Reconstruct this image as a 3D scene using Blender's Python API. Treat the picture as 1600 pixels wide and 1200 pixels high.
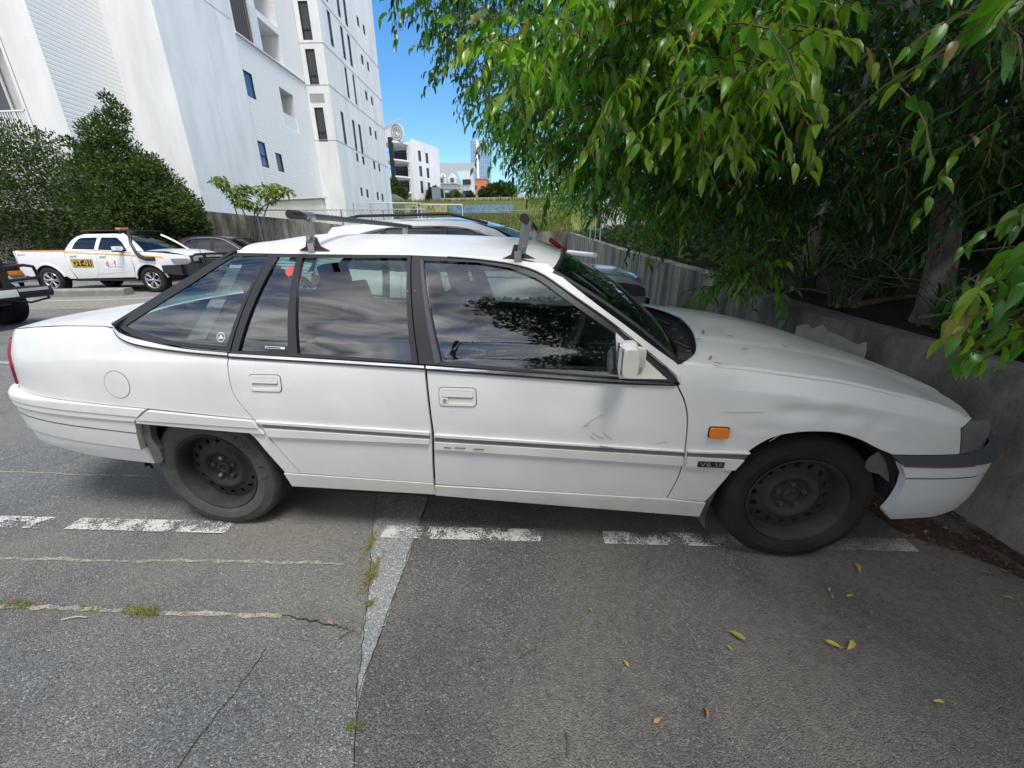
import bpy, bmesh, math, random
import numpy as np
from mathutils import Vector, Matrix
from mathutils.geometry import tessellate_polygon
for o in list(bpy.data.objects): bpy.data.objects.remove(o)
random.seed(7); RNG = np.random.default_rng(7)
SC = bpy.context.scene; COL = SC.collection; R = math.radians

# ------------------------------------------------------------------ camera
CAM = Vector((1.6238, -2.3422, 1.3917)); YAW, PITCH, ROLL, FPX = -.0929, .3549, -.006, 603.5
_f0 = Vector((math.sin(YAW), math.cos(YAW), 0)); _r0 = Vector((math.cos(YAW), -math.sin(YAW), 0)); _u0 = Vector((0, 0, 1))
FWD = _f0*math.cos(PITCH) - _u0*math.sin(PITCH); _up = _u0*math.cos(PITCH) + _f0*math.sin(PITCH)
RGT = _r0*math.cos(ROLL) + _up*math.sin(ROLL); UP = -_r0*math.sin(ROLL) + _up*math.cos(ROLL)
cd = bpy.data.cameras.new('camera'); cam = bpy.data.objects.new('camera', cd); COL.objects.link(cam)
cd.sensor_width = 36; cd.lens = FPX/1600*36; cd.clip_start = .05; cd.clip_end = 3000
M = Matrix((RGT, UP, -FWD)).transposed().to_4x4(); M.translation = CAM
cam.matrix_world = M; SC.camera = cam
SC.view_settings.view_transform = 'Standard'; SC.view_settings.look = 'None'
SC.view_settings.exposure = 0.82; SC.view_settings.gamma = 1

# ------------------------------------------------------------------ sky, clouds and sun
SUN_EL, SUN_AZ = R(66), R(141)      # azimuth measured from +y towards +x: the sun stands high behind the camera, right
W = bpy.data.worlds.new('World'); SC.world = W; W.use_nodes = True
nt = W.node_tree; nt.nodes.clear(); N = nt.nodes.new; LK = nt.links.new
sky = N('ShaderNodeTexSky'); sky.sky_type = 'NISHITA'; sky.sun_disc = False
sky.sun_elevation = SUN_EL; sky.sun_rotation = SUN_AZ; sky.air_density = 1.0; sky.dust_density = .4; sky.ozone_density = 2.5
bg = N('ShaderNodeBackground'); bg.inputs['Strength'].default_value = .115
out = N('ShaderNodeOutputWorld')
tc = N('ShaderNodeTexCoord'); sep = N('ShaderNodeSeparateXYZ'); LK(tc.outputs['Generated'], sep.inputs[0])
def wm(op, a, b=None):
    n = N('ShaderNodeMath'); n.operation = op
    for i, v in enumerate((a, b)):
        if v is None: continue
        if isinstance(v, (int, float)): n.inputs[i].default_value = v
        else: LK(v, n.inputs[i])
    return n.outputs[0]
zz = wm('ADD', wm('MAXIMUM', sep.outputs[2], 0.0), .12)
cmb = N('ShaderNodeCombineXYZ'); LK(wm('DIVIDE', sep.outputs[0], zz), cmb.inputs[0]); LK(wm('DIVIDE', sep.outputs[1], zz), cmb.inputs[1])
nz = N('ShaderNodeTexNoise'); nz.inputs['Scale'].default_value = 1.15; nz.inputs['Detail'].default_value = 9; nz.inputs['Roughness'].default_value = .62; nz.inputs['Distortion'].default_value = .7
LK(cmb.outputs[0], nz.inputs['Vector'])
# clouds thicken towards the part of the sky behind the viewer, and thin out ahead
cover = wm('MULTIPLY', sep.outputs[1], -.30)
amt = wm('ADD', nz.outputs['Fac'], wm('MINIMUM', cover, .17))
cr = N('ShaderNodeValToRGB'); cr.color_ramp.elements[0].position = .46; cr.color_ramp.elements[1].position = .66
LK(amt, cr.inputs[0])
nz2 = N('ShaderNodeTexNoise'); nz2.inputs['Scale'].default_value = 2.6; nz2.inputs['Detail'].default_value = 7; nz2.inputs['Distortion'].default_value = 1.2
LK(cmb.outputs[0], nz2.inputs['Vector'])
cr2 = N('ShaderNodeValToRGB'); cr2.color_ramp.elements[0].position = .35; cr2.color_ramp.elements[1].position = .68
cr2.color_ramp.elements[0].color = (2.4, 2.6, 3.0, 1); cr2.color_ramp.elements[1].color = (12, 12, 12, 1)
LK(nz2.outputs['Fac'], cr2.inputs[0])
mx = N('ShaderNodeMix'); mx.data_type = 'RGBA'; LK(cr.outputs[0], mx.inputs[0]); LK(cr2.outputs[0], mx.inputs[7])
hs = N('ShaderNodeHueSaturation'); hs.inputs['Saturation'].default_value = 1.3; hs.inputs['Value'].default_value = 1.15
LK(sky.outputs[0], hs.inputs['Color']); LK(hs.outputs[0], mx.inputs[6])
LK(mx.outputs[2], bg.inputs['Color']); LK(bg.outputs[0], out.inputs['Surface'])
sl = bpy.data.lights.new('sun', 'SUN'); sl.energy = 2.3; sl.angle = R(20); sl.color = (1, .97, .92)
so = bpy.data.objects.new('sun', sl); COL.objects.link(so)
_d = Vector((math.sin(SUN_AZ)*math.cos(SUN_EL), math.cos(SUN_AZ)*math.cos(SUN_EL), math.sin(SUN_EL)))
so.rotation_euler = _d.to_track_quat('Z', 'Y').to_euler(); so.location = (4, -6, 14)

# ------------------------------------------------------------------ helpers
def ray(px, py): return (RGT*((px-800)/FPX) - UP*((py-600)/FPX) + FWD).normalized()
def at(px, py, y=None, z=None, d=None):
    r = ray(px, py)
    if y is not None: return CAM + r*((y-CAM.y)/r.y)
    if z is not None: return CAM + r*((z-CAM.z)/r.z)
    return CAM + r*d
def setp(o, label=None, cat=None, group=None, kind=None):
    for k, v in (('label', label), ('category', cat), ('group', group), ('kind', kind)):
        if v: o[k] = v
    return o
def thing(name, label, cat, loc=(0, 0, 0), rz=0, group=None, parent=None):
    o = bpy.data.objects.new(name, None); COL.objects.link(o); o.empty_display_size = .1
    o.location = loc; o.rotation_euler = (0, 0, rz); return setp(o, label, cat, group)
def link(name, me, mat, parent=None, smooth=True, ang=.6):
    if mat is not None:
        for m in (mat if isinstance(mat, (list, tuple)) else [mat]): me.materials.append(m)
    if smooth:
        me.polygons.foreach_set('use_smooth', [True]*len(me.polygons)); me.set_sharp_from_angle(angle=ang)
    o = bpy.data.objects.new(name, me); COL.objects.link(o)
    if parent is not None: o.parent = parent
    return o
def mk(name, bm, mat, parent=None, smooth=True, ang=.6):
    me = bpy.data.meshes.new(name); bm.normal_update(); bm.to_mesh(me); bm.free()
    return link(name, me, mat, parent, smooth, ang)
class MB:
    """collects shapes into one mesh"""
    def __init__(s): s.bm = bmesh.new()
    def box(s, c, d, rot=None, bev=0.):
        r = bmesh.ops.create_cube(s.bm, size=1); vs = r['verts']
        bmesh.ops.scale(s.bm, vec=d, verts=vs)
        if bev:
            es = list({e for v in vs for e in v.link_edges})
            b = bmesh.ops.bevel(s.bm, geom=es, offset=bev, segments=2, affect='EDGES', profile=.7); vs = list({v for f in b['faces'] for v in f.verts} | {v for v in vs if v.is_valid})
        if rot is not None: bmesh.ops.rotate(s.bm, matrix=rot, verts=vs)
        bmesh.ops.translate(s.bm, vec=c, verts=vs); return s
    def tube(s, pts, r, n=8, cap=True, flat=None):
        pts = [Vector(p) for p in pts]; rs = r if isinstance(r, (list, tuple)) else [r]*len(pts); rings = []
        prev = None
        for i, p in enumerate(pts):
            t = (pts[min(i+1, len(pts)-1)] - pts[max(i-1, 0)]).normalized()
            a = Vector((0, 0, 1)) if abs(t.z) < .9 else Vector((1, 0, 0))
            u = t.cross(a).normalized(); w = t.cross(u).normalized()
            if prev is not None and u.dot(prev) < 0: u, w = -u, -w
            prev = u
            rings.append([s.bm.verts.new(p + (u*math.cos(2*math.pi*k/n) + w*math.sin(2*math.pi*k/n)*(flat or 1))*rs[i]) for k in range(n)])
        for a, b in zip(rings, rings[1:]):
            for k in range(n): s.bm.faces.new((a[k], a[(k+1) % n], b[(k+1) % n], b[k]))
        if cap and n > 2: s.bm.faces.new(rings[0][::-1]); s.bm.faces.new(rings[-1])
        return s
    def lathe(s, prof, c=(0, 0, 0), n=48, axis='y', closed=False):
        c = Vector(c); rings = []
        for r, a in prof:
            ring = []
            for k in range(n):
                t = 2*math.pi*k/n; q = (r*math.cos(t), a, r*math.sin(t)) if axis == 'y' else ((r*math.cos(t), r*math.sin(t), a) if axis == 'z' else (a, r*math.cos(t), r*math.sin(t)))
                ring.append(s.bm.verts.new(c + Vector(q)))
            rings.append(ring)
        pr = list(zip(rings, rings[1:])) + ([(rings[-1], rings[0])] if closed else [])
        for a, b in pr:
            for k in range(n): s.bm.faces.new((a[k], a[(k+1) % n], b[(k+1) % n], b[k]))
        return s
    def prism(s, poly, ax, a, b):
        """extrude a 2-D polygon (list) between a and b along axis ax"""
        def P(u, v, w): return Vector((w, u, v)) if ax == 'x' else (Vector((u, w, v)) if ax == 'y' else Vector((u, v, w)))
        A = [s.bm.verts.new(P(u, v, a)) for u, v in poly]; B = [s.bm.verts.new(P(u, v, b)) for u, v in poly]
        n = len(poly); s.bm.faces.new(A); s.bm.faces.new(B[::-1])
        for k in range(n): s.bm.faces.new((A[k], B[k], B[(k+1) % n], A[(k+1) % n]))
        return s
    def quad(s, *p): s.bm.faces.new([s.bm.verts.new(Vector(q)) for q in p]); return s
    def grid(s, f, nu, nv):
        V = [[s.bm.verts.new(Vector(f(i/nu, j/nv))) for j in range(nv+1)] for i in range(nu+1)]
        for i in range(nu):
            for j in range(nv): s.bm.faces.new((V[i][j], V[i+1][j], V[i+1][j+1], V[i][j+1]))
        return s
    def done(s, name, mat, parent=None, smooth=True, ang=.6, fix=True):
        if fix: bmesh.ops.recalc_face_normals(s.bm, faces=s.bm.faces[:])
        return mk(name, s.bm, mat, parent, smooth, ang)
def cub(xs, ys, x):
    n = len(xs); x = min(max(x, xs[0]), xs[-1])
    dl = [(ys[i+1]-ys[i])/(xs[i+1]-xs[i]) for i in range(n-1)]
    m = [dl[0]] + [0 if dl[i-1]*dl[i] <= 0 else 2*dl[i-1]*dl[i]/(dl[i-1]+dl[i]) for i in range(1, n-1)] + [dl[-1]]
    i = 0
    while i < n-2 and x > xs[i+1]: i += 1
    h = xs[i+1]-xs[i]; t = (x-xs[i])/h
    return (2*t**3-3*t*t+1)*ys[i] + (t**3-2*t*t+t)*h*m[i] + (-2*t**3+3*t*t)*ys[i+1] + (t**3-t*t)*h*m[i+1]
def cr_(pts, n=5):
    """smooth an open polyline (Catmull-Rom)"""
    out = []; P = [Vector(p) for p in pts]; P = [P[0]*2-P[1]] + P + [P[-1]*2-P[-2]]
    for i in range(1, len(P)-2):
        for k in range(n):
            t = k/n; a, b, c, d = P[i-1:i+3]
            out.append(.5*((2*b) + (c-a)*t + (2*a-5*b+4*c-d)*t*t + (3*b-a-3*c+d)*t**3))
    out.append(P[-2]); return [tuple(q) for q in out]
def area2(p): return sum(p[i][0]*p[(i+1) % len(p)][1] - p[(i+1) % len(p)][0]*p[i][1] for i in range(len(p)))/2
def shrink(p, g):
    if not g: return list(p)
    p = [q for i, q in enumerate(p) if (Vector(q)-Vector(p[i-1])).length > 1e-5]
    if area2(p) < 0: p = p[::-1]
    n = len(p); out = []
    for i in range(n):
        a, b, c = Vector(p[i-1]), Vector(p[i]), Vector(p[(i+1) % n])
        n1 = Vector((-(b-a).y, (b-a).x)).normalized(); n2 = Vector((-(c-b).y, (c-b).x)).normalized()
        m = n1+n2; m = m/max(m.length_squared/2, .35) if m.length > 1e-6 else n1
        out.append(tuple(b + m*g))
    return out
def panel(name, outer, mp, mat, parent, holes=(), off=0., thick=.015, step=.06, gap=0., sgn=-1, ang=.6):
    """a sheet cut to a 2-D outline (u,v), laid on the surface mp(u,v,offset) and given thickness"""
    P = shrink(outer, gap); loops = [[Vector((a, b, 0)) for a, b in P]] + [[Vector((a, b, 0)) for a, b in h] for h in holes]
    flat = [v for l in loops for v in l]; bm = bmesh.new(); vs = [bm.verts.new(v) for v in flat]
    for t in tessellate_polygon(loops):
        try: bm.faces.new([vs[i] for i in t])
        except ValueError: pass
    us = [v.x for v in flat]; ws = [v.y for v in flat]
    for lo, hi, no in ((min(us), max(us), (1, 0, 0)), (min(ws), max(ws), (0, 1, 0))):
        k = max(1, int((hi-lo)/step))
        for i in range(1, k):
            q = lo+(hi-lo)*i/k
            bmesh.ops.bisect_plane(bm, geom=bm.verts[:]+bm.edges[:]+bm.faces[:], plane_co=(q*no[0], q*no[1], 0), plane_no=no)
    bm.normal_update()
    fl = [f for f in bm.faces if f.normal.z < 0]
    if fl: bmesh.ops.reverse_faces(bm, faces=fl)
    depth = {}
    if thick:
        be = [e for e in bm.edges if e.is_boundary]
        r = bmesh.ops.extrude_edge_only(bm, edges=be)
        for g in r['geom']:
            if isinstance(g, bmesh.types.BMVert): depth[g] = -thick
    for v in bm.verts:
        q = mp(v.co.x, v.co.y, off+depth.get(v, 0.)); v.co = Vector((q[0], q[1] if sgn < 0 else -q[1], q[2]))
    if sgn > 0: bmesh.ops.reverse_faces(bm, faces=bm.faces[:])
    return mk(name, bm, mat, parent, True, ang)
def text(name, s, size, loc, rot, mat, parent=None, depth=.002, align='CENTER', sx=1., shear=0, bold=0):
    c = bpy.data.curves.new(name, 'FONT'); c.body = s; c.size = size; c.align_x = align; c.align_y = 'CENTER'; c.extrude = depth; c.shear = shear; c.offset = bold
    o = bpy.data.objects.new(name, c); COL.objects.link(o)
    bpy.context.view_layer.update()
    me = bpy.data.meshes.new_from_object(o); bpy.data.objects.remove(o); bpy.data.curves.remove(c)
    q = link(name, me, mat, parent, False); q.location = loc; q.rotation_euler = rot; q.scale = (sx, 1, 1); return q

# ------------------------------------------------------------------ materials
class NT:
    def __init__(s, name):
        s.m = bpy.data.materials.new(name); s.m.use_nodes = True; s.t = s.m.node_tree; s.p = s.t.nodes['Principled BSDF']; s.o = s.t.nodes['Material Output']
        s.tc = s.n('ShaderNodeTexCoord')
    def n(s, t, **kw):
        q = s.t.nodes.new(t)
        for k, v in kw.items(): setattr(q, k, v)
        return q
    def l(s, a, b): s.t.links.new(a, b)
    def noise(s, scale, detail=6, rough=.6, vec=None, dist=0., stretch=None):
        q = s.n('ShaderNodeTexNoise'); q.inputs['Scale'].default_value = scale; q.inputs['Detail'].default_value = detail; q.inputs['Roughness'].default_value = rough; q.inputs['Distortion'].default_value = dist
        v = vec or s.tc.outputs['Object']
        if stretch:
            m = s.n('ShaderNodeMapping'); m.inputs['Scale'].default_value = stretch; s.l(v, m.inputs[0]); v = m.outputs[0]
        s.l(v, q.inputs['Vector']); return q.outputs['Fac']
    def vor(s, scale, feat='F1', vec=None):
        q = s.n('ShaderNodeTexVoronoi', feature=feat); q.inputs['Scale'].default_value = scale; s.l(vec or s.tc.outputs['Object'], q.inputs['Vector']); return q.outputs
    def ramp(s, fac, stops):
        q = s.n('ShaderNodeValToRGB'); e = q.color_ramp.elements
        while len(e) < len(stops): e.new(.5)
        for i, (p, c) in enumerate(stops):
            e[i].position = p; e[i].color = (*c, 1) if isinstance(c, (tuple, list)) else (c, c, c, 1)
        s.l(fac, q.inputs[0]); return q.outputs[0]
    def mix(s, fac, a, b, mode='MIX'):
        q = s.n('ShaderNodeMix', data_type='RGBA', blend_type=mode)
        for i, v in ((0, fac), (6, a), (7, b)):
            if isinstance(v, (int, float)): q.inputs[i].default_value = v
            elif isinstance(v, tuple): q.inputs[i].default_value = (*v, 1)
            else: s.l(v, q.inputs[i])
        return q.outputs[2]
    def math(s, op, a, b=0.):
        q = s.n('ShaderNodeMath', operation=op)
        for i, v in ((0, a), (1, b)):
            if isinstance(v, (int, float)): q.inputs[i].default_value = v
            else: s.l(v, q.inputs[i])
        return q.outputs[0]
    def bump(s, h, strength=.3, dist=.01):
        q = s.n('ShaderNodeBump'); q.inputs['Strength'].default_value = strength; q.inputs['Distance'].default_value = dist; s.l(h, q.inputs['Height']); s.l(q.outputs[0], s.p.inputs['Normal'])
    def base(s, c): s.l(c, s.p.inputs['Base Color'])
    def set(s, **kw):
        for k, v in kw.items(): s.p.inputs[{'rough': 'Roughness', 'metal': 'Metallic', 'coat': 'Coat Weight', 'spec': 'Specular IOR Level', 'alpha': 'Alpha'}[k]].default_value = v
        return s
def plain(name, c, rough=.5, metal=0., var=.12, scale=8., coat=0., bump=0., bscale=200., spec=.5):
    k = NT(name); k.set(rough=rough, metal=metal, coat=coat, spec=spec)
    f = k.noise(scale, 5); k.base(k.mix(f, tuple(x*(1-var) for x in c), tuple(min(1, x*(1+var)) for x in c)))
    if bump: k.bump(k.noise(bscale, 3), bump, .004)
    return k.m
def paint(name, c, rough=.32, coat=.35, dirt=.10):
    k = NT(name); k.set(rough=rough, coat=coat); k.p.inputs['Coat Roughness'].default_value = .12
    a = k.ramp(k.noise(3.5, 6), [(.35, c), (.75, tuple(x*(1-dirt) for x in c))])
    sp = k.ramp(k.noise(60, 3, .7), [(.66, 0.), (.78, 1.)])
    a = k.mix(k.math('MULTIPLY', sp, .18), a, tuple(x*.6 for x in c)); k.base(a)
    r = k.ramp(k.noise(9, 4), [(.3, rough*.85), (.7, rough*1.35)]); k.l(r, k.p.inputs['Roughness'])
    k.bump(k.noise(1.7, 2), .05, .02)
    return k.m
def glass(name, tint, f0=.08, wob=0.):
    k = NT(name); t = k.t; t.nodes.remove(k.p)
    tr = k.n('ShaderNodeBsdfTransparent'); tr.inputs[0].default_value = (*tint, 1)
    gl = k.n('ShaderNodeBsdfGlossy'); gl.inputs['Roughness'].default_value = .015
    lw = k.n('ShaderNodeLayerWeight'); lw.inputs[0].default_value = .5; fr = k.n('ShaderNodeMath', operation='MULTIPLY_ADD'); k.l(k.math('POWER', lw.outputs['Facing'], 4.), fr.inputs[0]); fr.inputs[1].default_value = 1-f0; fr.inputs[2].default_value = f0
    if wob:
        b = k.n('ShaderNodeBump'); b.inputs['Strength'].default_value = wob; b.inputs['Distance'].default_value = .02; k.l(k.noise(2.2, 2), b.inputs['Height']); k.l(b.outputs[0], gl.inputs['Normal'])
    mx = k.n('ShaderNodeMixShader'); k.l(fr.outputs[0], mx.inputs[0]); k.l(tr.outputs[0], mx.inputs[1]); k.l(gl.outputs[0], mx.inputs[2]); k.l(mx.outputs[0], k.o.inputs[0])
    return k.m
M_WHITE = paint('car_white_paint', (.69, .69, .675), .36, .3, .13)
M_CREAM = paint('aged_cream_paint', (.66, .65, .60), .42, .1, .14)
M_SILL = paint('dusty_sill_paint', (.70, .69, .63), .5, .05, .2)
M_BUMP = paint('bumper_white', (.66, .67, .67), .4, .15, .1)
M_BLACKTRIM = plain('black_trim', (.018, .018, .02), .45, bump=.1)
M_GREYTRIM = plain('charcoal_moulding', (.06, .065, .075), .45)
M_CHROME = plain('chrome', (.72, .72, .72), .14, 1., .06)
M_RUBSTRIP = plain('satin_strip', (.34, .34, .35), .28, .9, .3, 30)
M_GLASS = glass('side_glass', (.52, .66, .61), .15, .06)
M_SCREEN = glass('windscreen_glass', (.50, .62, .56), .07, .03)
M_DARK = plain('dark_cavity', (.008, .008, .008), .9, var=.3)
M_INT = plain('interior_trim', (.035, .036, .04), .75, bump=.2)
M_SEAT = plain('seat_cloth', (.05, .052, .06), .9, bump=.4, bscale=500)
M_UNDER = plain('underbody', (.02, .019, .018), .9)
M_STEEL = plain('galvanised_steel', (.36, .37, .38), .45, .7, .25, 20)
M_RUST = plain('rusted_steel', (.075, .045, .034), .8, .1, .5, 40, bump=.4)
M_RED = plain('red_lens', (.22, .008, .012), .12, var=.1, coat=.6)
M_AMBER = plain('amber_lens', (.75, .20, .015), .2, var=.12, coat=.5, scale=40)
M_SMOKE = plain('smoked_lamp', (.13, .135, .13), .1, var=.2, coat=.8)
M_HEAD = plain('headlamp_lens', (.42, .44, .45), .06, .4, .25, 30, coat=.8)
M_ALU = plain('alloy', (.55, .55, .56), .28, .85, .1)
M_BLACKGLOSS = plain('black_gloss', (.012, .012, .013), .15, coat=.5)
M_BLACKMETAL = plain('black_powdercoat', (.014, .014, .015), .38)
M_PLASTIC = plain('black_plastic', (.02, .02, .021), .55)
M_WHITEFLAT = plain('white_flat', (.8, .8, .79), .6, var=.05)
M_YELLOW = plain('reflective_yellow', (.78, .52, .02), .35, var=.05)
M_ORANGE = plain('orange_stripe', (.72, .36, .08), .4, var=.08)
def tyre_mat(name, c, dust):
    k = NT(name); k.set(rough=.78, spec=.3)
    k.base(k.mix(k.ramp(k.noise(7, 7, .7), [(.35, 0.), (.75, 1.)]), c, dust)); k.bump(k.noise(150, 4), .25, .003); return k.m
M_TYRE = tyre_mat('tyre_rubber', (.011, .011, .011), (.030, .029, .027))
M_TYREDUST = tyre_mat('dusty_tyre_rubber', (.045, .045, .044), (.10, .097, .09))
M_RIM = tyre_mat('steel_rim_black', (.022, .022, .024), (.055, .048, .042))
# ================================================================== ground
def asphalt(name, c0, c1, fine=1., tan=.5):
    k = NT(name); k.set(rough=.88, spec=.35); v = k.vor(200)
    g = k.ramp(v[0], [(.0, 1.), (.55, 0.)])                                   # stones of the aggregate
    rnd = k.n('ShaderNodeSeparateColor'); k.l(v[1], rnd.inputs[0])
    st = k.ramp(rnd.outputs[0], [(0., .58), (.5, .95), (.86, 1.15), (.95, 1.6), (1., 2.3)])
    big = k.ramp(k.noise(1.1, 8, .62), [(.32, c0), (.68, c1)])
    a = k.mix(1., big, st, 'MULTIPLY'); a = k.mix(k.math('MULTIPLY', g, .38), a, tuple(x*.35 for x in c0))
    d = k.ramp(k.noise(.85, 8, .6, dist=.8), [(.42, 0.), (.60, 1.)]); d2 = k.ramp(k.noise(30, 5, .7), [(.35, .25), (.65, 1.)])
    a = k.mix(k.math('MULTIPLY', k.math('MULTIPLY', d, d2), tan), a, (.33, .30, .245))
    b_ = k.ramp(k.noise(1.9, 7, .65, dist=.5), [(.56, 0.), (.74, 1.)]); a = k.mix(k.math('MULTIPLY', b_, .35), a, (.07, .06, .05)); k.base(a); h = k.math('SUBTRACT', k.noise(260, 3), k.math('MULTIPLY', v[0], .9)); k.bump(h, .95*fine, .008); return k.m
M_ASPH = asphalt('old_asphalt', (.205, .212, .21), (.30, .30, .285), 1.3, .95)
M_ASPH2 = asphalt('newer_asphalt', (.145, .142, .134), (.25, .242, .225), 1.4, .8)
M_STRIP = asphalt('sealed_joint', (.23, .235, .24), (.28, .285, .285), .6, .1)
def sheet(name, poly, z, mat, kind='structure'):
    bm = bmesh.new(); bm.faces.new([bm.verts.new((x, y, z)) for x, y in poly]); bmesh.ops.triangulate(bm, faces=bm.faces[:]); bm.normal_update()
    for f in bm.faces:
        if f.normal.z < 0: f.normal_flip()
    return setp(mk(name, bm, mat, None, False), kind=kind)
g = MB()
def gz(x, y):
    z = max(0, y-24)*.020 + max(0, y-110)*.1
    return z
ys = [-120, -60, -30, -12, 0, 12, 20, 24, 30, 45, 70, 110, 160, 260, 420, 800]; xs = [-500, -250, -120, -60, -30, -12, 0, 4, 12, 30, 60, 120, 250, 500]
V = [[g.bm.verts.new((x, y, gz(x, y))) for y in ys] for x in xs]
for i in range(len(xs)-1):
    for j in range(len(ys)-1): g.bm.faces.new((V[i][j], V[i+1][j], V[i+1][j+1], V[i][j+1]))
setp(g.done('ground', M_ASPH, None, False, fix=False), kind='structure')
jl = [(.60, -.2), (.62, -.40), (.664, -.535), (.705, -.674), (.762, -.82), (.80, -.93), (.874, -1.093), (.917, -1.22), (.949, -1.317), (.997, -1.448), (1.039, -1.568), (1.113, -1.741), (1.3, -2.2), (1.7, -3.5)]
jr = [(.93, -.2), (.955, -.45), (.97, -.597), (.995, -.889), (1.013, -1.149), (1.028, -1.323), (1.032, -1.467), (1.045, -1.567), (1.116, -1.742)]
jl2 = [(x+random.uniform(-.006, .006), y) for x, y in cr_(jl, 4)]; jr2 = [(x+random.uniform(-.006, .006), y) for x, y in cr_(jr, 4)]
sheet('road_patch', jr2 + [(1.31, -2.2), (1.71, -3.5), (3.9, -3.5), (3.9, -1.2), (3.83, -.4), (3.80, 1.2), (3.0, 2.0), (1.2, 1.6)], .004, M_ASPH2)
sheet('road_joint', jl2[4:41] + [(1.06, -1.62), (1.032, -1.467), (1.028, -1.323)] + jr2[::-1][12:] + [(.75, -.2)], .006, M_STRIP)
def worn(name, lo, hi, c, sc=9):
    k = NT(name); k.set(rough=.8); k.base(k.mix(k.noise(50, 4), tuple(x*.85 for x in c), c))
    a = k.noise(sc, 6, .65); b = k.noise(130, 3, .6); f = k.math('ADD', k.math('MULTIPLY', a, .55), k.math('MULTIPLY', b, .45))
    k.l(k.ramp(f, [(lo, 0.), (hi, 1.)]), k.p.inputs['Alpha']); return k.m
M_LINE = worn('worn_line_paint', .475, .515, (.54, .53, .50)); M_LINE2 = worn('faded_line_paint', .40, .58, (.46, .46, .44))
def lseg(x0, x1, w=.087, ym=None):
    f = lambda x: -.845+.048*(x-.4); n = max(2, int((x1-x0)/.1)); top = [(x0+(x1-x0)*i/n, f(x0+(x1-x0)*i/n)+w/2) for i in range(n+1)]
    return top + [(x, y-w) for x, y in top[::-1]]
for x0, x1, m in ((-3.2, -.98, M_LINE), (-.84, .02, M_LINE), (.82, 1.62, M_LINE), (1.93, 2.72, M_LINE), (2.72, 3.40, M_LINE2)): sheet('bay_line', lseg(x0, x1), .009, m)
sheet('bay_line', [(-6.5, 1.55), (3.0, 2.0), (3.0, 2.09), (-6.5, 1.64)], .009, M_LINE2)
# cracks, each a hair-thin irregular sheet
M_CRACK = plain('crack_dark', (.02, .02, .019), .95); M_SALT = worn('pale_crack_fill', .40, .56, (.36, .33, .25), 14)
def strip(name, L, Rr, z, mat):
    m = MB(); A = [m.bm.verts.new((x, y, z)) for x, y in L]; B = [m.bm.verts.new((x, y, z)) for x, y in Rr]
    for i in range(len(A)-1): m.bm.faces.new((A[i], B[i], B[i+1], A[i+1]))
    o = m.done(name, mat, None, False); return setp(o, kind='structure')
def crack(pts, w, mat, z, jit=.006, name='asphalt_crack'):
    q = cr_(pts, 8); L = []; Rr = []
    for i, (x, y) in enumerate(q):
        j = random.uniform(-jit, jit); ww = w*random.uniform(.45, 1.1); L.append((x+j*.4, y+j+ww)); Rr.append((x+j*.4+ww*.4, y+j-ww))
    strip(name, L, Rr, z, mat)
crack([(-2.2, -1.22), (-.917, -1.146), (-.605, -1.128), (-.221, -1.102), (.094, -1.076), (.459, -1.056), (.72, -1.036)], .010, M_SALT, .005)
crack([(-1.6, -1.42), (-.576, -1.373), (-.303, -1.358), (.04, -1.346), (.318, -1.33), (.604, -1.314)], .011, M_SALT, .0055)
crack([(-2.6, -.53), (-1.893, -.499), (-1.183, -.477), (-.799, -.46)], .006, M_SALT, .005)
crack([(.60, -1.31), (.8, -1.33), (.9, -1.345)], .003, M_CRACK, .0052)
def vcrack(pts, w, z, mat=None):
    q = cr_(pts, 6); L = []; Rr = []
    for x, y in q:
        j = random.uniform(-.004, .004); ww = w*random.uniform(.4, 1.1); L.append((x+j-ww, y)); Rr.append((x+j+ww, y))
    strip('asphalt_crack', L, Rr, z, mat or M_CRACK)
vcrack(jl, .0016, .0085); vcrack(jr, .0018, .0085); vcrack([(.60, -2.4), (.617, -1.785), (.622, -1.676), (.634, -1.534), (.633, -1.445)], .002, .005)
for i in range(9):
    x, y = random.uniform(-2.2, -.2), random.uniform(-.75, -.1); vcrack([(x, y), (x+.12, y+.12), (x+.15, y+.3)], .0022, .005)
# dirt and leaf mould along the foot of the wall
k = NT('leaf_mould'); k.set(rough=.95); k.base(k.ramp(k.noise(40, 6, .7), [(.3, (.018, .011, .007)), (.55, (.06, .035, .02)), (.75, (.11, .075, .045))])); k.bump(k.noise(90, 4), .8, .01)
k.l(k.ramp(k.math('ADD', k.math('MULTIPLY', k.noise(5, 5, .6), .7), k.math('MULTIPLY', k.noise(80, 3), .3)), [(.42, 0.), (.52, 1.)]), k.p.inputs['Alpha']); M_MOULD = k.m
sheet('leaf_litter', [(3.30, .9), (3.36, -.30), (3.42, -.60), (3.52, -.70), (3.66, -.80), (3.80, -1.05), (3.86, -1.3), (3.835, -.4), (3.78, 1.0)], .012, M_MOULD, 'stuff')
k = NT('dirt_stain'); k.set(rough=.95); k.base(k.mix(k.noise(20, 5), (.17, .145, .115), (.25, .22, .17)))
k.l(k.math('MULTIPLY', k.ramp(k.noise(2.6, 8, .68, dist=.6), [(.46, 0.), (.72, 1.)]), .5), k.p.inputs['Alpha']); M_STAIN = k.m
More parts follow.
